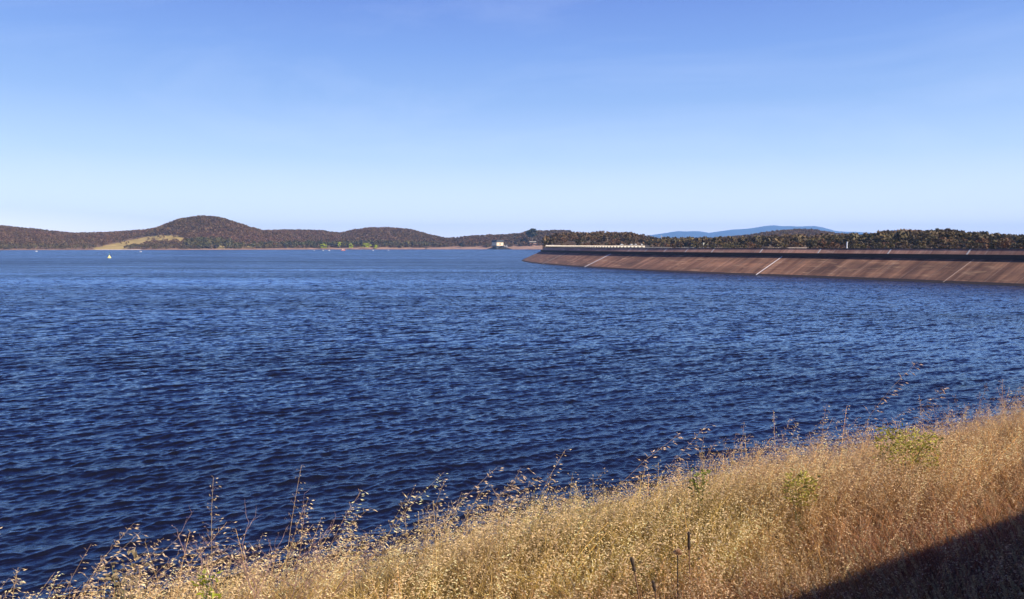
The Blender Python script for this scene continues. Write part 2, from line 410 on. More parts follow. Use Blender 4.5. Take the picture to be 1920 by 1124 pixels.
def sow(hf, n, px0, px1, t0, t1, hmin, hmax, excl=None, tint=None, gap=0.0, seed=0):
    r = np.random.default_rng(seed + 50)
    px = r.uniform(px0, px1, n); tt = t0 + (t1 - t0) * r.uniform(0, 1, n)
    X, D, Z = hf(px, tt); py = YH - (Z - H) / D * F
    keep = np.ones(n, bool) if excl is None else ~(excl(px, py))
    keep &= Z > np.interp(px, [a for a, _ in hf.bank], [b for _, b in hf.bank]) * (1 + .3 * vnoise(px * 0.12, px * 0, 5)) * .9
    if gap: keep &= (vnoise(X * 0.02, D * 0.02, seed, 8, 1, 4) > -1 + gap) | (r.uniform(0, 1, n) < 0.25)
    X, D, Z, px, tt = X[keep], D[keep], Z[keep], px[keep], tt[keep]
    hh = r.uniform(hmin, hmax, len(X))
    patch = vnoise(X * 0.01, D * 0.01, seed + 9, 8, 1, 5)
    base = np.array(tint[0])[None] * (1 - np.clip(patch * .5 + .5, 0, 1))[:, None] + np.array(tint[1])[None] * np.clip(patch * .5 + .5, 0, 1)[:, None]
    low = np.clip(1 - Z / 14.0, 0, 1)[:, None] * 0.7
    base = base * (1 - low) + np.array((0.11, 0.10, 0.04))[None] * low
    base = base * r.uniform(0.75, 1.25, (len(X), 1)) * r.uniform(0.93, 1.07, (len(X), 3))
    return np.stack([X, D, Z], 1), hh, base

MAUVE = ((0.18, 0.098, 0.054), (0.14, 0.088, 0.04))
OLIVE = ((0.12, 0.078, 0.033), (0.165, 0.09, 0.045))

hill_a = land('hill', 'wooded brown hills across the lake with a golden clearing and a sandy beach', -160, 860,
     [(-160, 2050), (0, 2150), (200, 2240), (420, 2400), (600, 2650), (860, 2850)],
     [(-160, 2900), (0, 2950), (140, 3300), (250, 3400), (300, 3000), (385, 2950), (480, 3050), (560, 3400), (640, 3400), (740, 3500), (860, 3400)],
     [(-160, 418), (0, 425), (60, 431), (140, 439.5), (200, 438), (250, 435), (275, 434), (300, 428), (340, 413), (385, 407.5), (415, 410), (440, 418), (470, 427), (495, 434.5), (540, 433), (600, 434), (640, 439), (665, 432), (700, 428.5), (730, 428.5), (770, 432), (800, 440), (832, 448), (860, 449)],
     7.0, bank=((-160, 1.0), (300, 1.5), (400, 2.0), (560, 3.5), (640, 6.0), (760, 6.0), (860, 6.5)), paddock=in_paddock, nu=420, nd=70, seed=4)
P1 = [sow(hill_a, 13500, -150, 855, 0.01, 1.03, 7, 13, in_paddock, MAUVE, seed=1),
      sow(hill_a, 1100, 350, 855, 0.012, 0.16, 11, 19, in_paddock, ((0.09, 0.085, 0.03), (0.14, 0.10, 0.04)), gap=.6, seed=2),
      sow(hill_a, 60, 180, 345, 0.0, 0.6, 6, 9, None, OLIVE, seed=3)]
hill_b = land('hill', 'low wooded shore behind the intake tower, left of the dam', 800, 1080,
     [(800, 2750), (860, 2800), (1080, 2700)], [(800, 3200), (1080, 3200)],
     [(800, 449), (832, 448.5), (860, 446.5), (885, 443.5), (905, 442), (950, 441), (975, 438.5), (990, 435), (1040, 433), (1080, 435)],
     9.0, bank=((800, 5.0), (850, 8.0), (900, 10.0), (1080, 12.0)), nu=160, nd=60, seed=8, colour=(0.12, 0.075, 0.045))
P2 = [sow(hill_b, 2300, 812, 1070, 0.02, 1.05, 8, 14, None, OLIVE, seed=4), sow(hill_b, 240, 812, 1070, 0.03, 0.14, 8, 13, None, OLIVE, seed=44)]
hill_c = land('hill', 'dark wooded round hill rising behind the middle of the dam', 1190, 1760,
     [(1190, 2100), (1760, 2100)], [(1190, 3000), (1760, 3000)],
     [(1190, 450), (1260, 450), (1340, 448), (1400, 443), (1450, 435.5), (1490, 432.5), (1530, 433.5), (1570, 440), (1640, 445), (1760, 447)],
     8.0, nu=180, nd=36, seed=12)
P3 = [sow(hill_c, 3600, 1195, 1755, 0.1, 1.04, 8, 13, None, MAUVE, seed=5)]
hill_d = land('hill', 'low wooded ground right behind the dam', 1017, 2150,
     [(1017, 790), (1050, 870), (1100, 930), (1150, 975), (1200, 1000), (1300, 800), (1400, 650), (1500, 560), (2150, 420)],
     [(1017, 1500), (1200, 1550), (1300, 1350), (1420, 1300), (1600, 1050), (1700, 950), (1920, 900), (2150, 880)],
     [(1017, 449), (1035, 444), (1050, 440.5), (1065, 439), (1100, 440), (1130, 438), (1160, 438), (1190, 441), (1212, 447), (1240, 450), (1340, 451), (1400, 449), (1500, 448), (1560, 446), (1620, 445), (1660, 440.5), (1720, 439.5), (1760, 438.5), (1800, 441.5), (1840, 445.5), (1880, 449), (1920, 449), (2150, 448)],
     11.0, nu=260, nd=50, seed=15, z0=2.0, colour=(0.11, 0.07, 0.04), rough=0.04)
P4 = [sow(hill_d, 1500, 1022, 2130, 0.3, 1.04, 8, 15, None, OLIVE, seed=6)]
# distant range, with haze blue also put into its base colour
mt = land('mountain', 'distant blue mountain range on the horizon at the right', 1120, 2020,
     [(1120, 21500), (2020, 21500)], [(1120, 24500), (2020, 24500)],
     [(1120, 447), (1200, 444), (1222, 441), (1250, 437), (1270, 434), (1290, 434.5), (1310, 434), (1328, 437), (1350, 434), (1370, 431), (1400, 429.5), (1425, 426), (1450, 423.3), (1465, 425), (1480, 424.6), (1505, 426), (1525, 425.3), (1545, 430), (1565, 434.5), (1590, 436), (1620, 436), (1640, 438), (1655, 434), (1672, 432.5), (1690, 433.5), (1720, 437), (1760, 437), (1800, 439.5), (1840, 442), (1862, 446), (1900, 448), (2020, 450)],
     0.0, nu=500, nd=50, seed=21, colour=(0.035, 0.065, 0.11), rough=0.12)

far_protos = [tree_proto(100 + i, 1.0, 0.48, 0.72, 9, 7, 0.16, 0.03) for i in range(6)]
allp = P1 + P2 + P3 + P4
pos = np.concatenate([a for a, _, _ in allp]); sc = np.concatenate([b for _, b, _ in allp]); tn = np.concatenate([c for _, _, c in allp])
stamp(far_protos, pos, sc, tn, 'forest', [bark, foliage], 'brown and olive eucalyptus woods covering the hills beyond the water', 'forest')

# countable trees: nearest belt behind the dam and along the far shore
def make_tree_obj(name, proto, tint, loc, scale, rz, mesh=None):
    V, Fc, M, S = proto
    return np_mesh(name, V, Fc, [bark, foliage], 4, col=np.array(tint)[None] * S[:, None], midx=M)

near_protos = [tree_proto(200 + i, 1.0, 0.42 + 0.05 * (i % 3), 0.66, 13, 16, 0.085, 0.022) for i in range(5)]
near_tints = [(0.095, 0.062, 0.026), (0.145, 0.075, 0.036), (0.07, 0.055, 0.026), (0.14, 0.08, 0.042), (0.10, 0.075, 0.026)]
near_mesh = {}
for i in range(5):
    for j in range(5):
        V, Fc, M, S = near_protos[i]
        o = np_mesh('eucalyptus_tree', V, Fc, [bark, foliage], 4, col=np.array(near_tints[j])[None] * S[:, None], midx=M)
        near_mesh[(i, j)] = o.data; bpy.data.objects.remove(o)

def place_tree(hf, px, tt, h, label, group, key=None):
    X, D, Z = hf(np.array([float(px)]), np.array([float(tt)]))
    o = bpy.data.objects.new('eucalyptus_tree', near_mesh[key or (random.randrange(5), random.randrange(5))])
    COL.objects.link(o); o.location = (X[0], D[0], Z[0] - 0.2)
    w = h * random.uniform(0.85, 1.15); o.scale = (w, w, h); o.rotation_euler = (0, 0, random.uniform(0, 6.28))
    return tag(o, label, 'tree', group)
belts = [(1660, 1925, 75, 9.0, 'brown olive gum tree in the belt behind the right end of the dam', 'gum trees behind the right end of the dam'),
         (1440, 1660, 62, 8.5, 'brown olive gum tree in the low belt behind the middle of the dam', 'gum trees behind the middle of the dam'),
         (1215, 1440, 55, 8.5, 'brown olive gum tree behind the dam below the blue mountains', 'gum trees behind the dam below the blue mountains'),
         (1042, 1215, 58, 10.5, 'brown olive gum tree behind the pale parapet at the far bend of the dam', 'gum trees behind the pale parapet')]
for (a, b, n, hh, lab, grp) in belts:
    for k in range(n):
        px = a + (b - a) * (k + random.random()) / n
        tt = random.choice((0.12, 0.22, 0.34, 0.5, 0.7)) + random.uniform(-0.04, 0.04)
        place_tree(hill_d, px, tt, hh * random.choice((.65, .8, .9, 1.0, 1.1, 1.3)) * random.uniform(0.92, 1.08), lab, grp)

def big_tree(px, D, z, h, cr, tint, label, name='eucalyptus_tree', nc=26, nl=40, leaf=None, frac=0.7, seed=1, trunk=None):
    V, Fc, M, S = tree_proto(seed, h, cr, h * frac, nc, nl, leaf or h * 0.035, trunk or h * 0.018)
    root = empty(name, (px2u(px) * D, D, z)); tag(root, label, 'tree')
    for part, mi in (('trunk', 0), ('crown', 1)):
        f = Fc[M == mi]; u, inv = np.unique(f, return_inverse=True)
        np_mesh(part, V[u], inv.reshape(-1, 4), bark if mi == 0 else foliage, 4, parent=root, col=np.array(tint)[None] * S[u][:, None])
    return root
def gz(hf, px, tt):
    X, D, Z = hf(np.array([float(px)]), np.array([float(tt)])); return D[0], Z[0] - 0.3
D_, Z_ = gz(hill_b, 998, 0.28); big_tree(998, D_, Z_, H + (YH - 429) / F * D_ - Z_, 19, (0.06, 0.06, 0.028), 'tallest gum tree on the skyline, standing above the small house', seed=31, nc=34, nl=60, leaf=2.6)
D_, Z_ = gz(hill_b, 865, 0.12); big_tree(865, D_, Z_, 26, 8, (0.03, 0.035, 0.02), 'dark dense tree on the far shore left of the intake tower', 'dense_tree', seed=32, frac=0.9)
D_, Z_ = gz(hill_a, 679, 0.05); big_tree(679, D_, Z_, 30, 4.5, (0.025, 0.035, 0.025), 'dark narrow conifer among the lime green trees on the far shore', 'conifer', seed=33, frac=0.92)
for i, (px, h, w, lab) in enumerate([(608, 21, 11, 'round lime green willow, leftmost of the bright trees on the far shore'),
                       (638, 23, 7, 'slender lime green willow set back in dark trees on the far shore'),
                       (659, 19, 8, 'small lime green willow just left of the dark conifer'),
                       (687, 20, 17, 'widest lime green willow, just right of the dark conifer'),
                       (705, 15, 8, 'low yellow green willow, rightmost of the bright trees on the far shore')]):
    D_, Z_ = gz(hill_a, px, 0.025 if i != 1 else 0.07)
    o = big_tree(px, D_, Z_, h, w, (0.42, 0.48, 0.03), lab, 'willow_tree', nc=16, nl=26, leaf=1.2, frac=0.88, seed=40 + i); o['group'] = 'lime green willows on the far shore'
for i, (px, tt, yt, lab) in enumerate([(1757, .75, 428.5, 'tall gum tree with a layered crown above the belt behind the right of the dam'),
                                       (1893, .7, 438, 'tall spreading gum tree on the skyline at the right edge'),
                                       (1252, .4, 443.5, 'dark round gum tree below the left end of the blue mountains'),
                                       (1665, .8, 433.5, 'round topped gum tree where the blue mountains meet the right hand belt')]):
    D_, Z_ = gz(hill_d, px, tt); big_tree(px, D_, Z_, H + (YH - yt) / F * D_ - Z_, 5.5, (0.05, 0.045, 0.024), lab, seed=50 + i, nc=20)

# ------------------------------------------------------------------ dam
wl_pts = [(170, 60), (152, 105), (136, 143), (126, 164), (116.6, 181.6), (109.5, 194.7), (96.6, 218.5), (85.5, 237), (74, 254), (60, 277), (49.8, 296), (40.5, 321),
          (30.6, 350), (21.6, 381), (13.8, 418), (7.6, 470), (6.0, 520), (8.5, 580), (15.5, 660), (30, 745), (52, 822), (88, 892), (145, 950), (225, 1000)]
def catmull(P, n=10):
    P = [np.array(p, float) for p in P]; out = []
    for i in range(len(P) - 1):
        p0 = P[max(i - 1, 0)]; p1 = P[i]; p2 = P[i + 1]; p3 = P[min(i + 2, len(P) - 1)]
        for k in range(n):
            t = k / n
            out.append(0.5 * ((2 * p1) + (-p0 + p2) * t + (2 * p0 - 5 * p1 + 4 * p2 - p3) * t * t + (-p0 + 3 * p1 - 3 * p2 + p3) * t ** 3))
    out.append(P[-1]); return np.array(out)
C = catmull(wl_pts, 10)
for _ in range(25): C[1:-1] = 0.25 * C[:-2] + 0.5 * C[1:-1] + 0.25 * C[2:]
seg = np.r_[0, np.cumsum(np.linalg.norm(np.diff(C, axis=0), axis=1))]
def curve_at(s):
    p = np.array([np.interp(s, seg, C[:, 0]), np.interp(s, seg, C[:, 1])])
    q = np.array([np.interp(s + 1, seg, C[:, 0]), np.interp(s + 1, seg, C[:, 1])]); p0 = np.array([np.interp(s - 1, seg, C[:, 0]), np.interp(s - 1, seg, C[:, 1])])
    d = (q - p0) / np.linalg.norm(q - p0); return p, d
# inward side (away from the lake) is to the right when walking away from the camera
def inward(d): return np.array([d[1], -d[0]])
SS = np.linspace(1.5, seg[-1] - 1.5, 420)
PTS = np.array([curve_at(s)[0] for s in SS]); INW = np.array([inward(curve_at(s)[1]) for s in SS])
RUN = 12.8
def dam_strip(name, prof, mat, parent, s0=None, s1=None, smooth=False):
    """prof: list of (offset inward, z, v)"""
    sel = (SS >= (s0 if s0 is not None else -1)) & (SS <= (s1 if s1 is not None else 1e9))
    P, I, S_ = PTS[sel], INW[sel], SS[sel]
    V, U = [], []
    for off, z, v in prof:
        Q = P + I * off; V.append(np.c_[Q, np.full(len(Q), z)]); U.append(np.c_[S_, np.full(len(Q), v), np.zeros(len(Q))])
    V = np.concatenate(V); U = np.concatenate(U)
    return np_mesh(name, V, grid_faces(len(prof), len(P))[:, ::-1], mat, 4, parent=parent, uv=U, smooth=smooth)

def concrete_slope_mat(name, colA, colB, colC, joint=7.5, jw=0.012):
    m, n, l, b = mat_new(name)
    at = n.new('ShaderNodeAttribute'); at.attribute_name = 'run'
    def noise(sc, detail=6, rough=0.6, dist=0.0):
        mp = n.new('ShaderNodeMapping'); mp.inputs['Scale'].default_value = sc; l.new(at.outputs['Vector'], mp.inputs[0])
        t = n.new('ShaderNodeTexNoise'); t.inputs['Scale'].default_value = 1; t.inputs['Detail'].default_value = detail
        t.inputs['Roughness'].default_value = rough; t.inputs['Distortion'].default_value = dist
        l.new(mp.outputs[0], t.inputs['Vector']); return t.outputs['Fac']
    def ramp(src, a, b_, ca, cb):
        r = n.new('ShaderNodeValToRGB'); e = r.color_ramp.elements
        e[0].position = a; e[0].color = ca; e[1].position = b_; e[1].color = cb; l.new(src, r.inputs[0]); return r.outputs[0]
    def mix(f, a, b_, mode='MIX'):
        x = n.new('ShaderNodeMixRGB'); x.blend_type = mode
        if isinstance(f, float): x.inputs[0].default_value = f
        else: l.new(f, x.inputs[0])
        l.new(a, x.inputs[1]); l.new(b_, x.inputs[2]) if not isinstance(b_, tuple) else setattr(x.inputs[2], 'default_value', b_)
        return x.outputs[0]
    streak = ramp(noise((0.33, 0.03, 1), 5, 0.7), 0.38, 0.66, (*colA, 1), (*colB, 1))       # stains running down the slope
    fine = ramp(noise((1.3, 0.06, 1), 6, 0.75), 0.3, 0.72, (0.55, 0.55, 0.55, 1), (1.35, 1.3, 1.25, 1))
    c = mix(1.0, streak, fine, 'MULTIPLY')
    pan = ramp(noise((0.04, 0.2, 1), 3, 0.6), 0.35, 0.7, (0.62, 0.6, 0.6, 1), (1.3, 1.2, 1.12, 1))
    c = mix(1.0, c, pan, 'MULTIPLY')
    blotch = ramp(noise((0.12, 0.5, 1), 6, 0.7, 0.6), 0.55, 0.72, (0, 0, 0, 1), (1, 1, 1, 1))
    c = mix(blotch, c, (*colC, 1))
    # pour lines along the face and panel joints up the face
    sx = n.new('ShaderNodeSeparateXYZ'); l.new(at.outputs['Vector'], sx.inputs[0])
    def lines(out, period, width):
        a = n.new('ShaderNodeMath'); a.operation = 'DIVIDE'; a.inputs[1].default_value = period; l.new(out, a.inputs[0])
        f = n.new('ShaderNodeMath'); f.operation = 'FRACT'; l.new(a.outputs[0], f.inputs[0])
        g = n.new('ShaderNodeMath'); g.operation = 'LESS_THAN'; g.inputs[1].default_value = width; l.new(f.outputs[0], g.inputs[0]); return g.outputs[0]
    jm = n.new('ShaderNodeMath'); jm.operation = 'MULTIPLY'; jm.inputs[1].default_value = 0.45; l.new(lines(sx.outputs['X'], joint, jw), jm.inputs[0])
    c = mix(jm.outputs[0], c, (0.6, 0.48, 0.38, 1))
    pm = n.new('ShaderNodeMath'); pm.operation = 'MULTIPLY'; pm.inputs[1].default_value = 0.35; l.new(lines(sx.outputs['Y'], 2.3, 0.07), pm.inputs[0])
    c = mix(pm.outputs[0], c, (0.06, 0.04, 0.035, 1))
    # permanently wet, algae dark strip at the waterline
    wn_ = noise((0.8, 0.0, 1), 3); wm = n.new('ShaderNodeMath'); wm.operation = 'MULTIPLY_ADD'; wm.inputs[1].default_value = 0.8; wm.inputs[2].default_value = 1.0
    l.new(wn_, wm.inputs[0]); lt = n.new('ShaderNodeMath'); lt.operation = 'LESS_THAN'; l.new(sx.outputs['Y'], lt.inputs[0]); l.new(wm.outputs[0], lt.inputs[1])
    c = mix(lt.outputs[0], c, (0.03, 0.018, 0.018, 1))
    # darker tone towards the near end of the dam
    od = n.new('ShaderNodeMapRange'); od.inputs[1].default_value = 110; od.inputs[2].default_value = 230; od.inputs[3].default_value = 0.62; od.inputs[4].default_value = 1.08
    l.new(sx.outputs['X'], od.inputs[0]); ov = n.new('ShaderNodeVectorMath'); ov.operation = 'SCALE'; l.new(c, ov.inputs[0]); l.new(od.outputs[0], ov.inputs['Scale']); c = ov.outputs[0]
    l.new(c, b.inputs['Base Color']); b.inputs['Roughness'].default_value = 0.85
    return m
slope_mat = concrete_slope_mat('stained_slope_concrete', (0.125, 0.060, 0.037), (0.35, 0.195, 0.115), (0.47, 0.285, 0.155))
upper_mat = concrete_slope_mat('upper_slope_concrete', (0.40, 0.21, 0.14), (0.56, 0.33, 0.22), (0.62, 0.40, 0.26), 15.0)
for nd in upper_mat.node_tree.nodes: pass
wall_mat = plain('dark_wall_concrete', (0.045, 0.036, 0.033), 0.8, 0.3, 0.4)
pale_conc = plain('pale_concrete', (0.62, 0.54, 0.44), 0.8, 0.15, 0.5)
seal_mat = plain('white_joint_seal', (0.85, 0.78, 0.72), 0.6, 0.08, 2.0)
dull_seal = plain('weathered_seal', (0.5, 0.38, 0.30), 0.8, 0.2, 1.0)
dark_mat = plain('dark_kerb', (0.05, 0.045, 0.045), 0.7, 0.2, 1.0)
road_mat = plain('crest_road', (0.10, 0.09, 0.085), 0.9, 0.2, 1.0)

dam = empty('dam', (116.6, 181.6, 0)); tag(dam, 'long curved dam with a sloping brown concrete face and dark wave wall', 'dam')
def dp(o):
    o.matrix_parent_inverse = dam.matrix_world.inverted() if False else Matrix.Translation(-Vector(dam.location)); return o
sl = RUN / 5.8
dp(dam_strip('lower_slope', [(-4.4, -2.0, -5), (0, 0.0, 0), (RUN * .33, 5.8 * .33, 4.7), (RUN * .66, 5.8 * .66, 9.3), (RUN, 5.8, 14.0)], slope_mat, dam))
dp(dam_strip('wave_wall', [(RUN, 5.8, 0), (RUN + .02, 5.8, 0), (RUN + .02, 6.86, 1.4), (RUN - .10, 6.86, 1.4), (RUN - .10, 6.98, 1.6), (RUN + .9, 6.98, 2)], wall_mat, dam))
dp(dam_strip('upper_slope', [(RUN + .85, 6.972, 2.3), (RUN + 2.4, 8.32, 4.2)], upper_mat, dam, 0, 520))
dp(dam_strip('crest_kerb', [(RUN + 2.35, 8.30, 0), (RUN + 2.35, 8.52, 0.2), (RUN + 2.65, 8.52, 0.5), (RUN + 2.65, 8.2, 0.7)], dark_mat, dam))
dp(dam_strip('crest_road', [(RUN + 2.6, 8.3, 0), (RUN + 9, 8.3, 0), (RUN + 22, 2.0, 0), (RUN + 24, -3.0, 0)], road_mat, dam))

# bright seal strips up the slope, placed at the panel joints of the face
def s_at_px(px, off=0.0):
    v = (PTS + INW * off); p = CX + F * v[:, 0] / v[:, 1]
    k = np.argmax((SS < 470) & (p < px)) if True else 0
    return SS[k]
def seal(px_bottom, w, v0=0.3, v1=1.0, hgt=0.03):
    s = s_at_px(px_bottom); p, d = curve_at(s); i = inward(d)
    mb = MB(); a = p + i * RUN * 0.0 - i * 0.9 * (1 - v0) * 0; pts = []
    for v, z in ((v0 * 0.1, 0), (v1, 0)):
        for sg in (-1, 1):
            q = p + i * RUN * v + d * w * sg * 0.5; pts.append((q[0], q[1], 5.8 * v + hgt))
    lo = [(x, y, z - hgt * 1.6) for x, y, z in pts]
    mb.add(pts + lo, [(0, 1, 3, 2), (0, 4, 5, 1), (2, 3, 7, 6), (0, 2, 6, 4), (1, 5, 7, 3)])
    return dp(mb.build('joint_seal', seal_mat if 1050 < px_bottom < 1700 else dull_seal, dam))
for px, w in ((1015.6, .9), (1097, .75), (1426, .32), (1773, .10)): seal(px, w)
def seal_up(px, w=0.3):
    s = s_at_px(px, RUN + 1); p, d = curve_at(s); i = inward(d); mb = MB(); pts = []
    for off, z in ((RUN + .86, 6.972 + .04), (RUN + 2.33, 8.28 + .04)):
        for sg in (-1, 1):
            q = p + i * off + d * w * sg * .5; pts.append((q[0], q[1], z))
    lo = [(x, y, z - .08) for x, y, z in pts]
    mb.add(pts + lo, [(0, 1, 3, 2), (0, 4, 5, 1), (2, 3, 7, 6), (0, 2, 6, 4), (1, 5, 7, 3)])
    return dp(mb.build('joint_seal', pale_conc, dam))
for px in (1182, 1214, 1250, 1290, 1334, 1428, 1536, 1665, 1818): seal_up(px, 0.45)

# sunlit inner face of the parapet beyond the bend, with its buttresses
s_lo, s_hi = 0, 0
pB = CX + F * (PTS + INW * (RUN + 3))[:, 0] / (PTS + INW * (RUN + 3))[:, 1]
tip = int(np.argmin(pB)); s_lo = SS[tip]; k2 = np.argmax((np.arange(len(SS)) > tip) & (pB > 1206)); s_hi = SS[k2]
dp(dam_strip('parapet', [(RUN + 2.9, 8.4, 0), (RUN + 2.9, 10.2, 2.0), (RUN + 3.4, 10.2, 2.4), (RUN + 3.4, 8.9, 4), (RUN + 3.45, 8.4, 4)], pale_conc, dam, s_lo, s_hi))
bt = MB(); s = s_lo + 4
while s < s_hi:
    p, d = curve_at(s); i = inward(d); a = p + i * (RUN + 3.5); c_ = p + i * (RUN + 5.2); w = d * 0.6
    P8 = []
    for q in (a - w, a + w, c_ + w, c_ - w): P8.append((q[0], q[1], 8.2))
    for q in (a - w, a + w, c_ + w, c_ - w): P8.append((q[0], q[1], 9.3))
    bt.add(P8, [(0, 3, 2, 1), (4, 5, 6, 7), (0, 1, 5, 4), (1, 2, 6, 5), (2, 3, 7, 6), (3, 0, 4, 7)]); s += 7.0
dp(bt.build('buttress_row', wall_mat, dam))

# ------------------------------------------------------------------ structures on the far shore
def place(px, D, z=0.0): return (px2u(px) * D, D, z)
cream = plain('cream_render', (0.82, 0.62, 0.42), 0.8, 0.1, 0.3)
roofm = plain('dark_roof', (0.035, 0.04, 0.045), 0.6, 0.2, 1.0)
glassm = plain('dark_glass', (0.02, 0.025, 0.03), 0.2, 0.1, 1.0)
white = plain('white_paint', (0.82, 0.8, 0.78), 0.5, 0.05, 2.0)
yellow = plain('yellow_paint', (0.85, 0.72, 0.2), 0.5, 0.1, 2.0)
redm = plain('red_paint', (0.6, 0.18, 0.12), 0.5, 0.1, 2.0)
greenm = plain('green_paint', (0.10, 0.30, 0.18), 0.5, 0.1, 2.0)
steel = plain('galvanised_steel', (0.5, 0.5, 0.5), 0.4, 0.1, 2.0, 0.6)
brick = plain('brick_wall', (0.42, 0.22, 0.15), 0.85, 0.2, 0.4)
tyre = plain('tyre_rubber', (0.02, 0.02, 0.02), 0.8, 0.1, 5.0)
rockm = plain('dark_riprap', (0.02, 0.02, 0.022), 0.95, 0.6, 0.25)

DI = 2720.0
it = empty('intake_tower', place(933, DI), R(35)); it.scale = (1.25, 1.25, 1.2); tag(it, 'cream intake tower with a dark flat roof standing in the water by the far shore', 'tower')
m = MB(); m.box(-11, 11, -12, 12, 10.4, 20.4); m.build('wall', cream, it)
m = MB(); m.box(-12.5, 12.5, -13.5, 13.5, 20.45, 22.4); m.box(-11.5, 11.5, -12.5, 12.5, 22.42, 26.0); m.build('roof', roofm, it)
m = MB(); m.box(-7, 7, -7.5, 7.5, -4, 8.4); m.build('pier', pale_conc, it)
m = MB(); m.box(-12, 12, -13, 13, 8.42, 10.35); m.build('deck', roofm, it)
for k in (-7, 0, 7):
    m = MB(); m.box(k - 1.6, k + 1.6, -12.2, -12.02, 13, 17); m.build('window', cream if k else glassm, it)
    m = MB(); m.box(11.02, 11.2, k - 1.6, k + 1.6, 14, 16.5); m.build('window', pale_conc, it)
em = empty('rock_embankment', place(936, DI - 4)); tag(em, 'low dark rock embankment around the foot of the intake tower', 'embankment')
V, Fq = [], []
nx, ny = 40, 12
for j in range(ny):
    for i in range(nx):
        x = -46 + 92 * i / (nx - 1); y = -16 + 60 * j / (ny - 1)
        z = max(0, 1 - abs(x / 46) ** 1.15) * 15 * min(1, (j + 0.0) / 4) + random.uniform(-.5, .5) * (0 < i < nx - 1) - 0.8
        V.append((x, y, z))
np_mesh('slope', np.array(V), grid_faces(ny, nx), rockm, 4, parent=em)
for k, (dx, hh) in enumerate(((946, 1.0), (950, 1.0))):
    g = empty('gantry', place(dx, DI + 18, 6.6)); tag(g, ('white steel gantry frame just right of the intake tower' if k == 0 else 'white steel gantry frame, the one further from the intake tower'), 'gantry', 'white gantries by the intake tower')
    for sg in (-1, 1):
        m = MB(); m.tube([(sg * 2.4, 0, 0), (sg * 0.5, 0, 8)], 0.45); m.build('leg', white, g)
    m = MB(); m.tube([(-1.7, 0, 3.4), (1.7, 0, 3.4)], 0.35); m.tube([(-1.0, 0, 8.0), (1.0, 0, 8.0)], 0.4); m.build('crossbar', white, g)

# small house under the tall tree
hD, hZ = gz(hill_b, 1000, 0.17)
hs = empty('house', (px2u(999.5) * hD, hD, hZ)); tag(hs, 'small brick house with a pale flat roof below the tallest gum tree', 'house')
m = MB(); m.box(-12, 12, -6, 6, -3, 8); m.build('wall', brick, hs)
m = MB(); m.box(-13.5, 10.5, -8, 7, 12.2, 14.4); m.build('roof', pale_conc, hs)
m = MB(); m.box(-10, 10, -5, 5, 8.02, 12.15); m.build('upper_storey', roofm, hs)
for k in (-7.5, 0, 7):
    m = MB(); m.box(k - 1.5, k + 1.5, -6.15, -6.02, 2, 5); m.build('window', glassm, hs)
m = MB(); m.box(-11, 11, -9, -6.2, 5.8, 6.5); m.build('awning', pale_conc, hs)

# pale shed among trees, behind the dam
sD, sZ = gz(hill_d, 1322, 0.25)
sz = H + (YH - 459.5) / F * sD
sh = empty('shed', (px2u(1322) * sD, sD, sz)); tag(sh, 'small pale yellow shed on legs among the trees behind the dam', 'shed')
m = MB(); m.box(-2.9, 2.9, -1.5, 1.5, 0, 2.6); m.build('wall', plain('pale_yellow', (.8, .75, .5), .7, .1, 1), sh)
m = MB(); m.box(-3.1, 3.1, -1.8, 1.8, 2.62, 2.85); m.build('roof', steel, sh)
for sx_ in (-2.4, 2.4):
    m = MB(); m.box(sx_ - .2, sx_ + .2, -1.3, 1.3, -5, -.02); m.build('leg', steel, sh)

def on_crest(px, off=RUN + 6, z=8.3):
    s = s_at_px(px, off); p, d = curve_at(s); q = p + inward(d) * off; return (q[0], q[1], z), math.atan2(d[1], d[0])
# white marker post on the crest
loc, rz = on_crest(1589, RUN + 4); po = empty('marker_post', loc, rz); tag(po, 'white marker post standing on the dam crest', 'post')
m = MB(); m.tube([(0, 0, 0), (0, 0, 2.0)], 0.16, 10); m.build('post', white, po)
m = MB(); m.box(-.2, .2, -.12, .12, 1.98, 2.2); m.build('cap', white, po)
m = MB(); m.box(-.4, .4, -.4, .4, 0, .12); m.build('base', pale_conc, po)
# mast in front of the mountains
D_, Z_ = gz(hill_d, 1239, .5)
ma = empty('mast', (px2u(1239.5) * D_, D_, Z_)); tag(ma, 'thin pale mast rising above the trees in front of the blue mountains', 'mast')
m = MB(); top = H + (YH - 441) / F * D_ - Z_; m.tube([(0, 0, 0), (0, 0, top)], [.45, .22], 6); m.build('pole', pale_conc, ma)
m = MB(); m.box(-1.3, 1.3, -.15, .15, top - 2, top - 1.6); m.build('antenna', pale_conc, ma)
# low pale guard wall behind the crest
gwl = empty('guard_wall', place(1494, 330, 8.2)); tag(gwl, 'low pale guard wall behind the dam crest below the round hill', 'wall')
m = MB(); m.box(-3.8, 3.8, -.2, .2, 0, .5); m.build('panel', dull_seal, gwl)
m = MB(); m.box(-4.0, 4.0, -.28, .28, .502, .58); m.build('coping', dull_seal, gwl)
m = MB(); [m.box(k - .2, k + .2, -.5, .5, -6, 0) for k in (-3, 0, 3)]; m.build('footing', pale_conc, gwl)

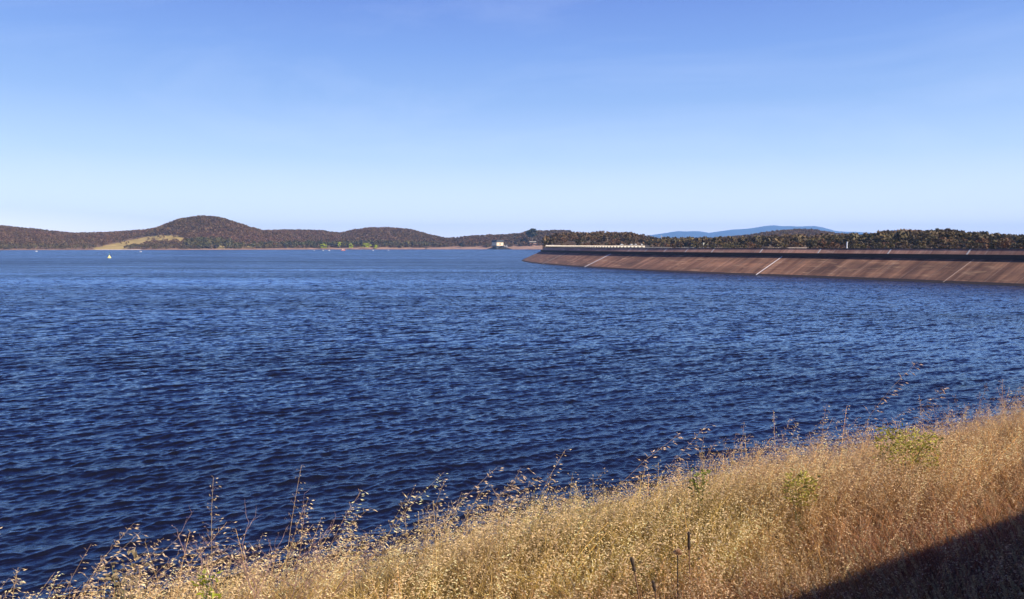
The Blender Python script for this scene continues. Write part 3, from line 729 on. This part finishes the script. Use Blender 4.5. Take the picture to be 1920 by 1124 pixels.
def car(px, D, z, rz, label, body_m):
    r_ = empty('parked_car', place(px, D, z), rz); tag(r_, label, 'car', 'white vehicles parked beyond the parapet')
    m = MB(); m.box(-2.2, 2.2, -.9, .9, .35, 1.0, .08, .05); m.box(-1.3, 1.5, -.8, .8, 1.0, 1.75, .35, .12); m.build('body', body_m, r_)
    m = MB(); m.box(-1.12, 1.3, -.83, .83, 1.1, 1.55, .2, .06); m.build('windows', glassm, r_)
    for a in (-1.4, 1.4):
        for b_ in (-.85, .85):
            w = MB(); w.tube([(a, b_ - .1, .34), (a, b_ + .1, .34)], .34, 12); w.build('wheel', tyre, r_)
    return r_
cars = [(1165, 'white car, leftmost of those parked beyond the right end of the pale parapet'), (1183, 'white car second from left beyond the right end of the pale parapet'),
        (1191.5, 'white car third from left beyond the right end of the pale parapet'), (1202.5, 'white van like car, rightmost beyond the pale parapet')]
cp_z = H + (YH - 460.3) / F * 1020
pad = MB(); pad.box(px2u(1155) * 1020, px2u(1215) * 1020, 1012, 1030, -3, cp_z - .01)
tag(pad.build('car_park', road_mat), 'raised car park terrace behind the parapet', 'car park', kind='structure')
car_paint = plain('white_car_paint', (0.6, 0.58, 0.55), 0.35, 0.05, 2.0)
for i, (px, lab) in enumerate(cars): car(px, 1018 + (i % 2) * 5, cp_z, 0.2 + .5 * i, lab, car_paint)

# ------------------------------------------------------------------ buoy and moored boats
bD = H * F / (484 - YH)
bu = empty('buoy', place(206, bD, -0.05)); bu.scale = (.9, .9, .9); tag(bu, 'white and yellow channel buoy floating alone on the left of the lake', 'buoy')
m = MB(); m.lathe([(0.9, -.6), (1.55, -.3), (1.6, .35), (1.35, .5)], 24); m.build('float', yellow, bu, True)
m = MB(); m.lathe([(1.3, .5), (1.2, .7), (.35, 2.1), (.2, 2.5)], 20); m.build('body', plain('cream_paint', (.82, .70, .25), .5, .05, 2.0), bu, True)
m = MB(); m.tube([(0, 0, 2.4), (0, 0, 3.6)], .09); m.build('mast', steel, bu)
m = MB(); m.lathe([(.05, 3.1), (.45, 3.35), (.45, 3.7), (.05, 3.95)], 12); m.build('topmark', greenm, bu)
def boat(px, y, L, label, hm):
    D = H * F / (y - YH); b = empty('motorboat', place(px, D, 0), random.uniform(-.5, .5)); tag(b, label, 'boat', 'small boats moored off the far shore')
    prof = [(-.5, .20, 0), (-.3, .21, 0), (0, .20, 0), (.25, .14, .03), (.5, .01, .08)]
    V, Fq = [], []
    for x, w, up in prof:
        V += [(x * L, -w * L, (.20 + up) * L), (x * L, -w * .6 * L, -.04 * L), (x * L, w * .6 * L, -.04 * L), (x * L, w * L, (.20 + up) * L)]
    for i in range(4):
        for k in range(3): Fq.append((i * 4 + k, i * 4 + k + 1, i * 4 + k + 5, i * 4 + k + 4))
        Fq.append((i * 4 + 3, i * 4, i * 4 + 4, i * 4 + 7))
    Fq.append((3, 2, 1, 0)); mb = MB(); mb.add(V, Fq); mb.build('hull', hm, b)
    mb = MB(); mb.box(-.22 * L, .12 * L, -.13 * L, .13 * L, .19 * L, .42 * L, .04 * L, .02 * L); mb.build('cabin', white, b)
    mb = MB(); mb.box(-.12 * L, .13 * L, -.125 * L, .125 * L, .28 * L, .36 * L, -.005 * L, 0); mb.build('windscreen', glassm, b)
boat(70, 472, 3.6, 'tiny white boat off the far left shore', white)
boat(265, 472.8, 4.0, 'white boat on open water below the golden clearing', white)
boat(590, 470.5, 3.2, 'white boat, leftmost of those below the lime green trees', white)
boat(606.5, 470.5, 4.6, 'white boat below the leftmost lime green willow', white)
boat(618, 470.5, 3.6, 'white boat between the leftmost willow and the red hulled boat', white)
boat(644, 470.3, 9.0, 'pinkish red hulled boat moored off the far shore, the largest', redm)
boat(700, 470.4, 4.6, 'white boat off the shore just right of the widest willow', white)
boat(729, 470.2, 4.0, 'white boat furthest right of those moored off the far shore', white)

# ------------------------------------------------------------------ near bank
EA = R(56.9)
e = np.array([math.sin(EA), math.cos(EA)]); nn = np.array([-math.cos(EA), math.sin(EA)])
BRK = 3.75
def bank_z(s, n):
    z = H - 1.82 - 0.085 * np.clip(n, -3, BRK) - 0.013 * np.clip(s, -2, 12) - .075 * np.exp(-((s - 2.3) / 1.1) ** 2) * np.clip((n - 2.2) / 1.2, 0, 1)
    over = np.clip(n - BRK, 0, None)
    z = z - np.where(over < 1.2, over * over / 1.2 * 0.32, 0.384 + (over - 1.2) * 0.62)
    return z + 0.045 * vnoise(s * 1.0, n * 1.0, 77, 12, 0.9, 7.0)
soil = plain('dry_soil', (0.05, 0.028, 0.016), 0.95, 0.5, 9.0)
ss_ = np.linspace(-9, 30, 300); ns_ = np.linspace(-4, 20, 190)
SG, NG = np.meshgrid(ss_, ns_)
BX = SG * e[0] + NG * nn[0]; BY = SG * e[1] + NG * nn[1]
ob = np_mesh('grassy_bank', np.stack([BX.ravel(), BY.ravel(), bank_z(SG, NG).ravel()], 1), grid_faces(len(ns_), len(ss_)), soil, 4, smooth=True)
tag(ob, 'earth bank below the dry grass falling to the lake', 'bank', kind='structure')

# unseen shelter added behind the viewpoint to block sun and sky from the grass corner
def en(s, n, z): return (s * e[0] + n * nn[0], s * e[1] + n * nn[1], z)
def en_box(mb, s0, s1, n0, n1, z0, z1):
    v = [en(s0, n0, z0), en(s1, n0, z0), en(s1, n1, z0), en(s0, n1, z0), en(s0, n0, z1), en(s1, n0, z1), en(s1, n1, z1), en(s0, n1, z1)]
    mb.add(v, [(0, 3, 2, 1), (4, 5, 6, 7), (0, 1, 5, 4), (1, 2, 6, 5), (2, 3, 7, 6), (3, 0, 4, 7)])
wroot = empty('shade_shelter', en(0, -2, 7.3)); tag(wroot, 'unseen shelter added behind the viewpoint to shade the corner of the grass', 'shelter')
def wpart(name, mat, *boxes):
    mb = MB()
    for bx_ in boxes: en_box(mb, *bx_)
    o = mb.build(name, mat, wroot); o.matrix_parent_inverse = Matrix.Translation(-Vector(wroot.location))
RZ = 10.15; RN = -0.94
wpart('roof', dark_mat, (-5, 24, -4.2, RN, RZ - .16, RZ))
wpart('back_wall', wall_mat, (-4.8, 23.8, -4.0, -3.8, 6.8, RZ - .165))
for k in (-4.6, 2.0 - 4.0, 8.5, 15.5, 23.3): wpart('post', dark_mat, (k, k + .12, RN - .3, RN - .18, 6.8, RZ - .165))

# ---- grass prototypes: arrays of quads with a colour slot per vertex
# slots: 0 stem, 1 spikelet, 2 blade, 3 fuzzy head
class GP:
    def __init__(s): s.V, s.F, s.S, s.B = [], [], [], []
    def add(s, v, f, slot, b=1.0):
        o = len(s.V); s.V += v; s.F += [[i + o for i in q] for q in f]; s.S += [slot] * len(v); s.B += [b] * len(v) if not isinstance(b, list) else b
    def ribbon(s, P, w0, w1, side, slot, b=1.0):
        n = len(P); v = []
        for i, p in enumerate(P):
            w = w0 + (w1 - w0) * i / (n - 1); v += [p - side * w, p + side * w]
        s.add(v, [[2 * i, 2 * i + 1, 2 * i + 3, 2 * i + 2] for i in range(n - 1)], slot, b)
    def spike(s, p, d, L, w, slot, b=1.0):
        d = d / np.linalg.norm(d); a = np.cross(d, [0.31, 0.17, 0.93]); a /= np.linalg.norm(a); c = np.cross(d, a)
        m = p + d * L * 0.38; q = p + d * L
        # narrow husk made of two crossing blades that open at the tip
        v = [p, m + a * w, q, m - a * w, p, m + c * w * .8, q - d * L * .05, m - c * w * .8]
        s.add(v, [[0, 1, 2, 3], [4, 5, 6, 7]], slot, b)
    def out(s): return np.array(s.V), np.array(s.F), np.array(s.S), np.array(s.B)

def curve_pts(r, h, lean, n=6, droop=0.3):
    a = r.uniform(0, 2 * math.pi) if lean is None else lean[0]; l = r.uniform(0.05, .28) if lean is None else lean[1]
    d = np.array([math.cos(a), math.sin(a), 0]); P = []
    for i in range(n):
        t = i / (n - 1); P.append(d * h * l * (t ** 1.8) * (1 + droop * t) + np.array([0, 0, h * t * (1 - .12 * l * t)]))
    return P, d

def oat(seed, dens=1.0, h=1.0, br=1.0, wd=1.0):
    r = np.random.default_rng(seed); g = GP()
    P, d = curve_pts(r, h, (r.normal(0.45, .5), r.uniform(0.12, .5)), 7, .5)
    side = np.cross(d, [0, 0, 1]) * .9 + d * r.uniform(-.5, .5); side /= np.linalg.norm(side)
    g.ribbon(P, 0.0022 * wd, 0.0010 * wd, side, 0)
    side2 = np.cross(side, [0, 0, 1]); g.ribbon(P, 0.0018, 0.0008, side2, 0)
    n = int(r.integers(14, 24) * dens)
    for k in range(n):
        t = 0.62 + .38 * (k + r.uniform(0, 1)) / n; fi = t * 6; i = min(int(fi), 5); b = P[i] * (1 - (fi - i)) + P[i + 1] * (fi - i)
        a = r.uniform(0, 2 * math.pi); L = r.uniform(.02, .085) * (1.35 - t) * 2 * br
        o = np.array([math.cos(a), math.sin(a), r.uniform(.2, .9)]) + d * .5; o /= np.linalg.norm(o)
        tip = b + o * L; tip2 = tip + np.array([d[0] * .012, d[1] * .012, -.010])
        g.ribbon([b, tip, tip2], .0006, .0005, np.array([o[1], -o[0], 0.02]) / (np.linalg.norm([o[1], -o[0], .02]) + 1e-9), 0)
        dirn = np.array([d[0] * .9 + math.cos(a) * .5, d[1] * .9 + math.sin(a) * .5, r.uniform(-.9, .25)])
        g.spike(tip2, dirn, r.uniform(.024, .034) * (.7 + .3 * wd), r.uniform(.0030, .0052) * wd, 1, r.uniform(.75, 1.15))
    return g.out()
def tuft(seed, n=9, h=.45, w=.0024, lean=.5):
    r = np.random.default_rng(seed); g = GP()
    for k in range(n):
        a = r.uniform(0, 2 * math.pi); hh = h * r.uniform(.55, 1.1)
        P, d = curve_pts(r, hh, (a, r.uniform(.05, lean)), 5, .9); off = np.array([r.normal(0, .022), r.normal(0, .022), 0])
        P = [p + off for p in P]; s = np.cross(d, [0, 0, 1]); s = s * math.cos(1) + d * math.sin(r.uniform(-1, 1)); s /= np.linalg.norm(s)
        g.ribbon(P, w * r.uniform(.6, 1.2), w * .2, s, 2, r.uniform(.7, 1.25))
    return g.out()
def foxtail(seed):
    r = np.random.default_rng(seed); g = GP()
    P, d = curve_pts(r, 1.0, (r.normal(2.6, .5), r.uniform(.12, .3)), 6, .4); s = np.cross(d, [0, 0, 1])
    g.ribbon(P, .003, .0022, s, 0); g.ribbon(P, .003, .0022, d, 0)
    ax = P[5] - P[4]; ax /= np.linalg.norm(ax); L = r.uniform(.10, .15)
    a_ = np.cross(ax, [.2, .9, .1]); a_ /= np.linalg.norm(a_); b_ = np.cross(ax, a_)
    for k in range(64):
        t = r.uniform(0, 1); th = r.uniform(0, 6.283); rad = .009 * math.sin(math.pi * (0.12 + .8 * t)) ** .6
        o = a_ * math.cos(th) + b_ * math.sin(th); p = P[5] + ax * (L * t) + o * rad * .5
        g.spike(p, o * .7 + ax * .9, .02, .0028, 3, r.uniform(.6, 1.4))
    return g.out()
def brome(seed):
    r = np.random.default_rng(seed); g = GP()
    P, d = curve_pts(r, 1.0, (r.normal(.6, .9), r.uniform(.1, .4)), 5, .7); s = np.cross(d, [0, 0, 1]); g.ribbon(P, .0024, .0012, s, 0)
    for k in range(16):
        t = r.uniform(.66, 1); fi = t * 4; i = min(int(fi), 3); b = P[i] * (1 - (fi - i)) + P[i + 1] * (fi - i); a = r.uniform(0, 6.28)
        o = np.array([math.cos(a), math.sin(a), r.uniform(.1, 1.0)]); g.spike(b + o * r.uniform(0, .03), o + d * .6, r.uniform(.025, .045), .0024, 3, r.uniform(.7, 1.3))
    return g.out()

def scatter(protos, S_, N_, scale, cols, jitter, name, label, cat, mat, width=None):
    """cols: (count, 4 slots, 3)"""
    Vs, Fs, Cs = [], [], []; off = 0
    z = bank_z(S_, N_); X = S_ * e[0] + N_ * nn[0]; Y = S_ * e[1] + N_ * nn[1]
    idx = rng.integers(0, len(protos), len(X)); rz = rng.normal(0, jitter, len(X))
    tx, ty = rng.normal(0, .09, len(X)), rng.normal(0, .09, len(X))
    for k, (V, Fc, S, B) in enumerate(protos):
        sel = np.where(idx == k)[0]
        if not len(sel): continue
        c, s = np.cos(rz[sel])[:, None], np.sin(rz[sel])[:, None]; sc = scale[sel][:, None]
        wz = (V[None, :, 2]) * sc
        x = (V[None, :, 0] * c - V[None, :, 1] * s) * sc + X[sel][:, None] + wz * tx[sel][:, None]
        y = (V[None, :, 0] * s + V[None, :, 1] * c) * sc + Y[sel][:, None] + wz * ty[sel][:, None]
        zz = wz + z[sel][:, None] - .01
        Vs.append(np.stack([x, y, zz], 2).reshape(-1, 3).astype(np.float32)); nv = len(V)
        Fs.append((Fc[None] + (np.arange(len(sel)) * nv)[:, None, None]).reshape(-1, 4).astype(np.int32) + off)
        Cs.append((cols[sel][:, S, :] * B[None, :, None]).reshape(-1, 3).astype(np.float32)); off += nv * len(sel)
    o = np_mesh(name, np.concatenate(Vs), np.concatenate(Fs), mat, 4, col=np.concatenate(Cs))
    return tag(o, label, cat, kind='stuff')

def area(n, n0, n1, s0=-4.5, s1=12.5):
    """random spots on the bank, kept to what can be seen from around the viewpoint"""
    N_ = rng.uniform(n0, n1, n); S_ = rng.uniform(s0, s1, n)
    X = S_ * e[0] + N_ * nn[0]; Y = S_ * e[1] + N_ * nn[1]
    d = np.hypot(X, Y)
    keep = (Y > 1.6) & (np.abs(X) < Y * .72 + 1.0) & (d < 15)
    return S_[keep], N_[keep]

grass_mat = tinted('dry_grass', 0.5, 0.13, 0.4)
def g_cols(S_, N_, r):
    n = len(S_); c = np.zeros((n, 4, 3))
    g = np.clip(vnoise(S_ * 1.1, N_ * 1.6, 11, 12, .7, 6) * .7 + .18 - .12 * np.abs(N_ - 3.2) - .035 * np.clip(S_ - 1, 0, 20), 0, 1)      # green patches
    red = np.clip(vnoise(S_ * 1.3, N_ * 1.3, 23, 12, .8, 6) * .5 + (3.1 - N_) * .5 + .18 + S_ * .045, 0, 1)                                     # russet towards the viewer
    gold = np.array((.95, .56, .20)); green = np.array((.62, .50, .10)); rus = np.array((.54, .20, .075))
    st = gold[None] * (1 - g[:, None]) + green[None] * g[:, None]; st = st * (1 - red[:, None]) + rus[None] * red[:, None]
    clump = np.clip(1.02 + .5 * vnoise(S_ * 4.5, N_ * 4.5, 71, 12, .8, 5), .3, 1.5)[:, None]
    br = r.lognormal(-.05, .33, (n, 1)).clip(.4, 1.5) * clump; st = np.minimum(st, .95)
    c[:, 0] = st * br * .75
    sp = np.array((.95, .73, .43)); sp = sp[None] * (1 - .35 * red[:, None]) + np.array((.72, .42, .27))[None] * .35 * red[:, None]; c[:, 1] = np.minimum(sp * r.uniform(.75, 1.15, (n, 1)) * clump ** .5, .95)
    c[:, 2] = st * r.uniform(.15, .8, (n, 1)) * clump; c[:, 3] = np.array((.45, .29, .16))[None] * r.uniform(.7, 1.25, (n, 1))
    return c, g, red

r_ = np.random.default_rng(91)
# base tufts everywhere
S_, N_ = area(40000, 0.9, 6.2); c, g, red = g_cols(S_, N_, r_)
tufts = [tuft(300 + i, 8, .36, .0026, .6) for i in range(10)]
scatter(tufts, S_, N_, r_.uniform(.7, 1.25, len(S_)) * (1 + .15 * g), c, 3.0, 'dry_grass', 'matted straw coloured and green grass blades covering the bank', 'grass', grass_mat)
# wild oats
oats = [oat(400 + i, 1.2, 1.0, 1.0, 1.22) for i in range(26)]
S_, N_ = area(30000, 1.0, 5.9)
dens = .50 + .3 * np.clip(vnoise(S_ * 1.2, N_ * 1.4, 31, 10, .8, 5), -1, 1) + .18 * (N_ > 2.5)
k = r_.uniform(0, 1, len(S_)) < dens * np.interp(vnoise(S_ * 3.5, N_ * 3.5, 63, 12, .8, 4), [-.9, .1], [.35, 1.0]); S_, N_ = S_[k], N_[k]; c, g, red = g_cols(S_, N_, r_)
hh = r_.normal(.495, .065, len(S_)) + .075 * vnoise(S_ * 2.2, N_ * 2.2, 37, 10, .8, 5)
hh *= np.interp(N_, [1, 2.2, 3.2], [.75, .88, 1.0])
scatter(oats, S_, N_, np.clip(hh, .25, .8), c, .55, 'wild_oats', 'wild oats with pale hanging seed husks along the bank', 'grass', grass_mat)
# taller stalks that stand above the mass along the edge
S_, N_ = area(2100, 3.0, 4.9)
kk = vnoise(S_ * 2.0, N_ * 0.5, 41, 10, .9, 5) + r_.normal(0, .35, len(S_)) > -.1; S_, N_ = S_[kk], N_[kk]; c, g, red = g_cols(S_, N_, r_)
c[:, 0] = c[:, 0] * .6 + .4 * np.array((.42, .30, .22)); 
tall = [oat(500 + i, 1.5, 1.0, .6, .82) for i in range(16)]
scatter(tall, S_, N_, np.clip(r_.gamma(2.4, .062, len(S_)) + .50, .5, .95), c, .5, 'tall_wild_oats', 'taller wild oat stalks standing up against the water', 'grass', grass_mat)
# foxtail and brome towards the viewer and the right
S_, N_ = area(15000, 1.0, 3.3, -2, 13)
pr = np.clip((3.05 - N_) * .55, 0, 1) * np.clip((S_ - .3) * .5, 0, 1)
kk = r_.uniform(0, 1, len(S_)) < pr * .75; S_, N_ = S_[kk], N_[kk]; c, g, red = g_cols(S_, N_, r_)
c[:, 0] = np.array((.45, .28, .12))[None] * r_.uniform(.7, 1.2, (len(S_), 1)); c[:, 3] = np.array((.52, .38, .20))[None] * r_.uniform(.65, 1.25, (len(S_), 1))
scatter([foxtail(600 + i) for i in range(8)], S_, N_, r_.uniform(.36, .47, len(S_)), c, .5, 'foxtail_grass', 'brown foxtail grass with fuzzy heads at the lower right', 'grass', grass_mat)
S_, N_ = area(9000, 1.0, 4.2)
c, g, red = g_cols(S_, N_, r_); kk = r_.uniform(0, 1, len(S_)) < .25 + .75 * red; S_, N_, c = S_[kk], N_[kk], c[kk]
c[:, 0] = np.array((.34, .15, .07))[None] * r_.uniform(.7, 1.3, (len(S_), 1)); c[:, 3] = np.array((.42, .22, .15))[None] * r_.uniform(.6, 1.4, (len(S_), 1))
scatter([brome(700 + i) for i in range(10)], S_, N_, r_.uniform(.28, .46, len(S_)), c, 2.5, 'brome_grass', 'low russet brome grass with purplish bristly heads', 'grass', grass_mat)

# ---- single plants one can pick out
twig_m = plain('dead_twig', (0.30, 0.18, 0.15), 0.8, 0.3, 40)
darkstem = plain('blackened_stem', (0.045, 0.028, 0.02), 0.85, 0.4, 60)
drystem = plain('dry_brown_stem', (0.20, 0.11, 0.06), 0.8, 0.3, 40)
leaf_g = tinted('weed_leaf', 0.5, .25, .4)
def on_ray(px, py, n):
    """spot on the bank plane at distance n from the viewpoint along the bank normal, on the bearing of px"""
    u = px2u(px); d = n / (u * nn[0] + nn[1]); x, y = u * d, d
    s = x * e[0] + y * e[1]; z = float(bank_z(np.array([s]), np.array([n]))[0])
    ztop = H - (py - YH) / F * d
    return (x, y, z), ztop - z
def twig_bush(px, py, n, label, seed):
    r = random.Random(seed); loc, h = on_ray(px, py, n); root = empty('dead_bush', loc); tag(root, label, 'dead plant')
    m = MB()
    def grow(p, d, L, rad, depth):
        pts = [p]; q = Vector(p); dd = Vector(d)
        for k in range(4):
            dd = (dd + Vector((r.gauss(0, .14), r.gauss(0, .14), r.gauss(.03, .08)))).normalized(); q = q + dd * L / 4; pts.append(tuple(q))
            if depth < 3 and k >= 1:
                for _ in range(1 if depth else 2):
                    nd = (dd + Vector((r.gauss(0, .75), r.gauss(0, .75), r.gauss(.15, .3)))).normalized(); grow(tuple(q), nd, L * r.uniform(.3, .5), rad * .55, depth + 1)
        m.tube(pts, [rad * (1 - .17 * k) for k in range(5)], 4)
    for k in range(4):
        grow((r.gauss(0, .02), r.gauss(0, .02), 0), Vector((r.gauss(.05, .25), r.gauss(0, .25), 1)).normalized(), h * r.uniform(.5, .62), .0036, 0)
    m.build('stems', twig_m, root)
    g = GP(); rr = np.random.default_rng(seed)
    vs = np.array(m.v); top_ = vs[vs[:, 2] > h * .45]
    for k in range(60):
        p = top_[rr.integers(len(top_))]; dv = rr.normal(0, 1, 3); g.spike(p, dv, .012, .003, 3)
    V, Fc, S, B = g.out(); np_mesh('seed_heads', V, Fc, leaf_g, 4, parent=root, col=np.array((.4, .26, .22))[None] * B[:, None])['kind'] = 'stuff'
twig_bush(503, 915, 3.9, 'bare pinkish twiggy dead bush at the edge of the grass, left of centre', 3)
twig_bush(548, 958, 4.0, 'smaller bare twiggy bush just right of the larger pinkish one', 9)
def single_oat(px, py, n, label, seed):
    loc, h = on_ray(px, py, n); V, Fc, S, B = oat(seed, 1.5, 1.0, .6, 1.15); root = empty('oat_stalk', loc, -.2); tag(root, label, 'grass stalk', 'tall oat stalks against the water')
    hz = V[:, 2].max(); V = V * h / hz
    for part, sl_, cl in (('stem', 0, (.52, .36, .2)), ('husks', 1, (.72, .55, .38))):
        f = Fc[S[Fc[:, 0]] == sl_]; u, inv = np.unique(f, return_inverse=True)
        o = np_mesh(part, V[u], inv.reshape(-1, 4), grass_mat, 4, parent=root, col=np.array(cl)[None] * B[u][:, None])
        if part == 'husks': o['kind'] = 'stuff'
for (px, py, n, lab, sd) in [(1580, 684, 3.9, 'tallest oat stalk at the right, reaching far up over the water', 811),
                             (1672, 722, 3.8, 'upright oat stalk standing right of the tallest one', 812),
                             (1190, 805, 3.8, 'single slender oat stalk rising right of the centre', 813),
                             (1065, 832, 3.9, 'oat stalk leaning right above the grass edge near the centre', 815),
                             (832, 878, 3.9, 'oat stalk leaning right, left of the centre of the picture', 816),
                             (735, 905, 3.9, 'oat stalk left of the pair leaning over the dark water', 817),
                             (895, 893, 3.7, 'drooping oat stalk with a long bent head left of the centre', 818),
                             (100, 1030, 3.95, 'oat stalk with hanging husks in the lower left corner', 819),
                             (12, 1042, 4.0, 'oat stalk at the extreme lower left edge', 820),
                             (1862, 722, 3.8, 'bent oat stalk at the right edge of the picture', 821)]:
    single_oat(px, py, n, lab, sd)
def weed(px, py, n, w, label, tint, seed, nleaf=150, name='green_weed', zlo=.62):
    loc, h = on_ray(px, py, n); h = max(h, .25); root = empty(name, loc); tag(root, label, 'weed'); r = np.random.default_rng(seed)
    m = MB()
    for k in range(9):
        a = r.uniform(0, 6.28); q = w * r.uniform(.2, .9)
        m.tube([(0, 0, 0), (q * .4 * math.cos(a), q * .4 * math.sin(a), h * .5), (q * math.cos(a), q * math.sin(a), h * r.uniform(.7, .98))], [.004, .003, .0015], 5)
    m.build('stem', plain('weed_stem', (.14, .16, .05), .7, .2, 20), root)
    g = GP()
    for k in range(nleaf):
        a = r.uniform(0, 6.28); q = w * r.uniform(0, 1) ** .6; z = h * r.uniform(zlo, 1.0); dv = np.array([math.cos(a) + r.normal(0, .5), math.sin(a) + r.normal(0, .5), r.normal(.4, .5)])
        g.spike(np.array([q * math.cos(a), q * math.sin(a), z]), dv, r.uniform(.022, .042), r.uniform(.006, .011), 2, r.uniform(.6, 1.4))
    V, Fc, S, B = g.out(); o = np_mesh('leaves', V, Fc, leaf_g, 4, parent=root, col=np.array(tint)[None] * B[:, None]); o['kind'] = 'stuff'
weed(1712, 814, 3.6, .24, 'large leafy green weed in the grass at the right', (.46, .42, .09), 1, 700)
weed(1512, 896, 3.5, .11, 'green weed just left of the large one, lower in the grass', (.50, .44, .10), 2, 300)
weed(1318, 884, 4.0, .07, 'small dark green weed poking up at the grass edge right of centre', (.24, .27, .05), 3, 90)
weed(372, 1092, 3.6, .05, 'small bright yellow green weed near the lower left', (.34, .36, .03), 4, 80)
weed(215, 1062, 3.9, .09, 'grey green branching weed at the lower left edge', (.28, .22, .13), 5, 110)
def dock(px, py, n, h_head, lean, label, seed, rad=.0075):
    loc, h = on_ray(px, py, n); root = empty('dead_flower_spike', loc); tag(root, label, 'dead plant', 'dead dark flower spikes'); m = MB()
    m.tube([(lean * .8, 0, -.02), (lean * .4, 0, h * .4), (0, 0, h - h_head)], [.0055, .0045, .004], 6); m.build('stem', drystem, root)
    m = MB(); r = random.Random(seed); k = 9
    m.tube([(-lean * .12 * i / k, 0, h - h_head + h_head * i / k) for i in range(k + 1)], [rad * (.55 if i in (0, k) else r.uniform(.8, 1.25)) for i in range(k + 1)], 8); m.build('head', darkstem, root)
dock(1300, 1008, 2.95, .10, .03, 'upright dark brown seed spike in the lower grass', 1)
dock(1196, 1058, 2.75, .07, .14, 'leaning dark seed stalk at the bottom of the picture', 2)
dock(1236, 1104, 2.55, .05, .10, 'short dark stub right of the leaning stalk at the bottom edge', 3)
loc, h = on_ray(1278, 1040, 2.9)
root = empty('thistle', loc); tag(root, 'pale fluffy thistle head left of the upright dark spike', 'thistle')
m = MB(); m.tube([(0.01, 0, 0), (0, 0, h - .03)], [.004, .003], 6); m.build('stem', darkstem, root)
g = GP(); r = np.random.default_rng(5)
for k in range(260):
    d = r.normal(0, 1, 3); d /= np.linalg.norm(d); d[2] = abs(d[2]) * .8 - .1; g.spike(np.array([0, 0, h - .028]), d, .03, .0022, 3, r.uniform(.8, 1.2))
V, Fc, S, B = g.out(); np_mesh('fluff', V, Fc, grass_mat, 4, parent=root, col=np.array((.62, .44, .28))[None] * B[:, None])

# ------------------------------------------------------------------ haze
hz = MB(); hz.box(-9000, 20000, -420, 26500, -6.5, 720)
hm = bpy.data.materials.new('haze_air'); hm.use_nodes = True
hn, hl = hm.node_tree.nodes, hm.node_tree.links; hn.clear()
ho = hn.new('ShaderNodeOutputMaterial'); hv = hn.new('ShaderNodeVolumePrincipled')
hv.inputs['Color'].default_value = (0.29, 0.56, 1.0, 1); hv.inputs['Density'].default_value = 4.0e-5; hv.inputs['Anisotropy'].default_value = 0.0
hl.new(hv.outputs[0], ho.inputs['Volume'])
o = hz.build('haze', hm); tag(o, 'faint blue haze over the far hills and mountains', 'haze', kind='stuff')
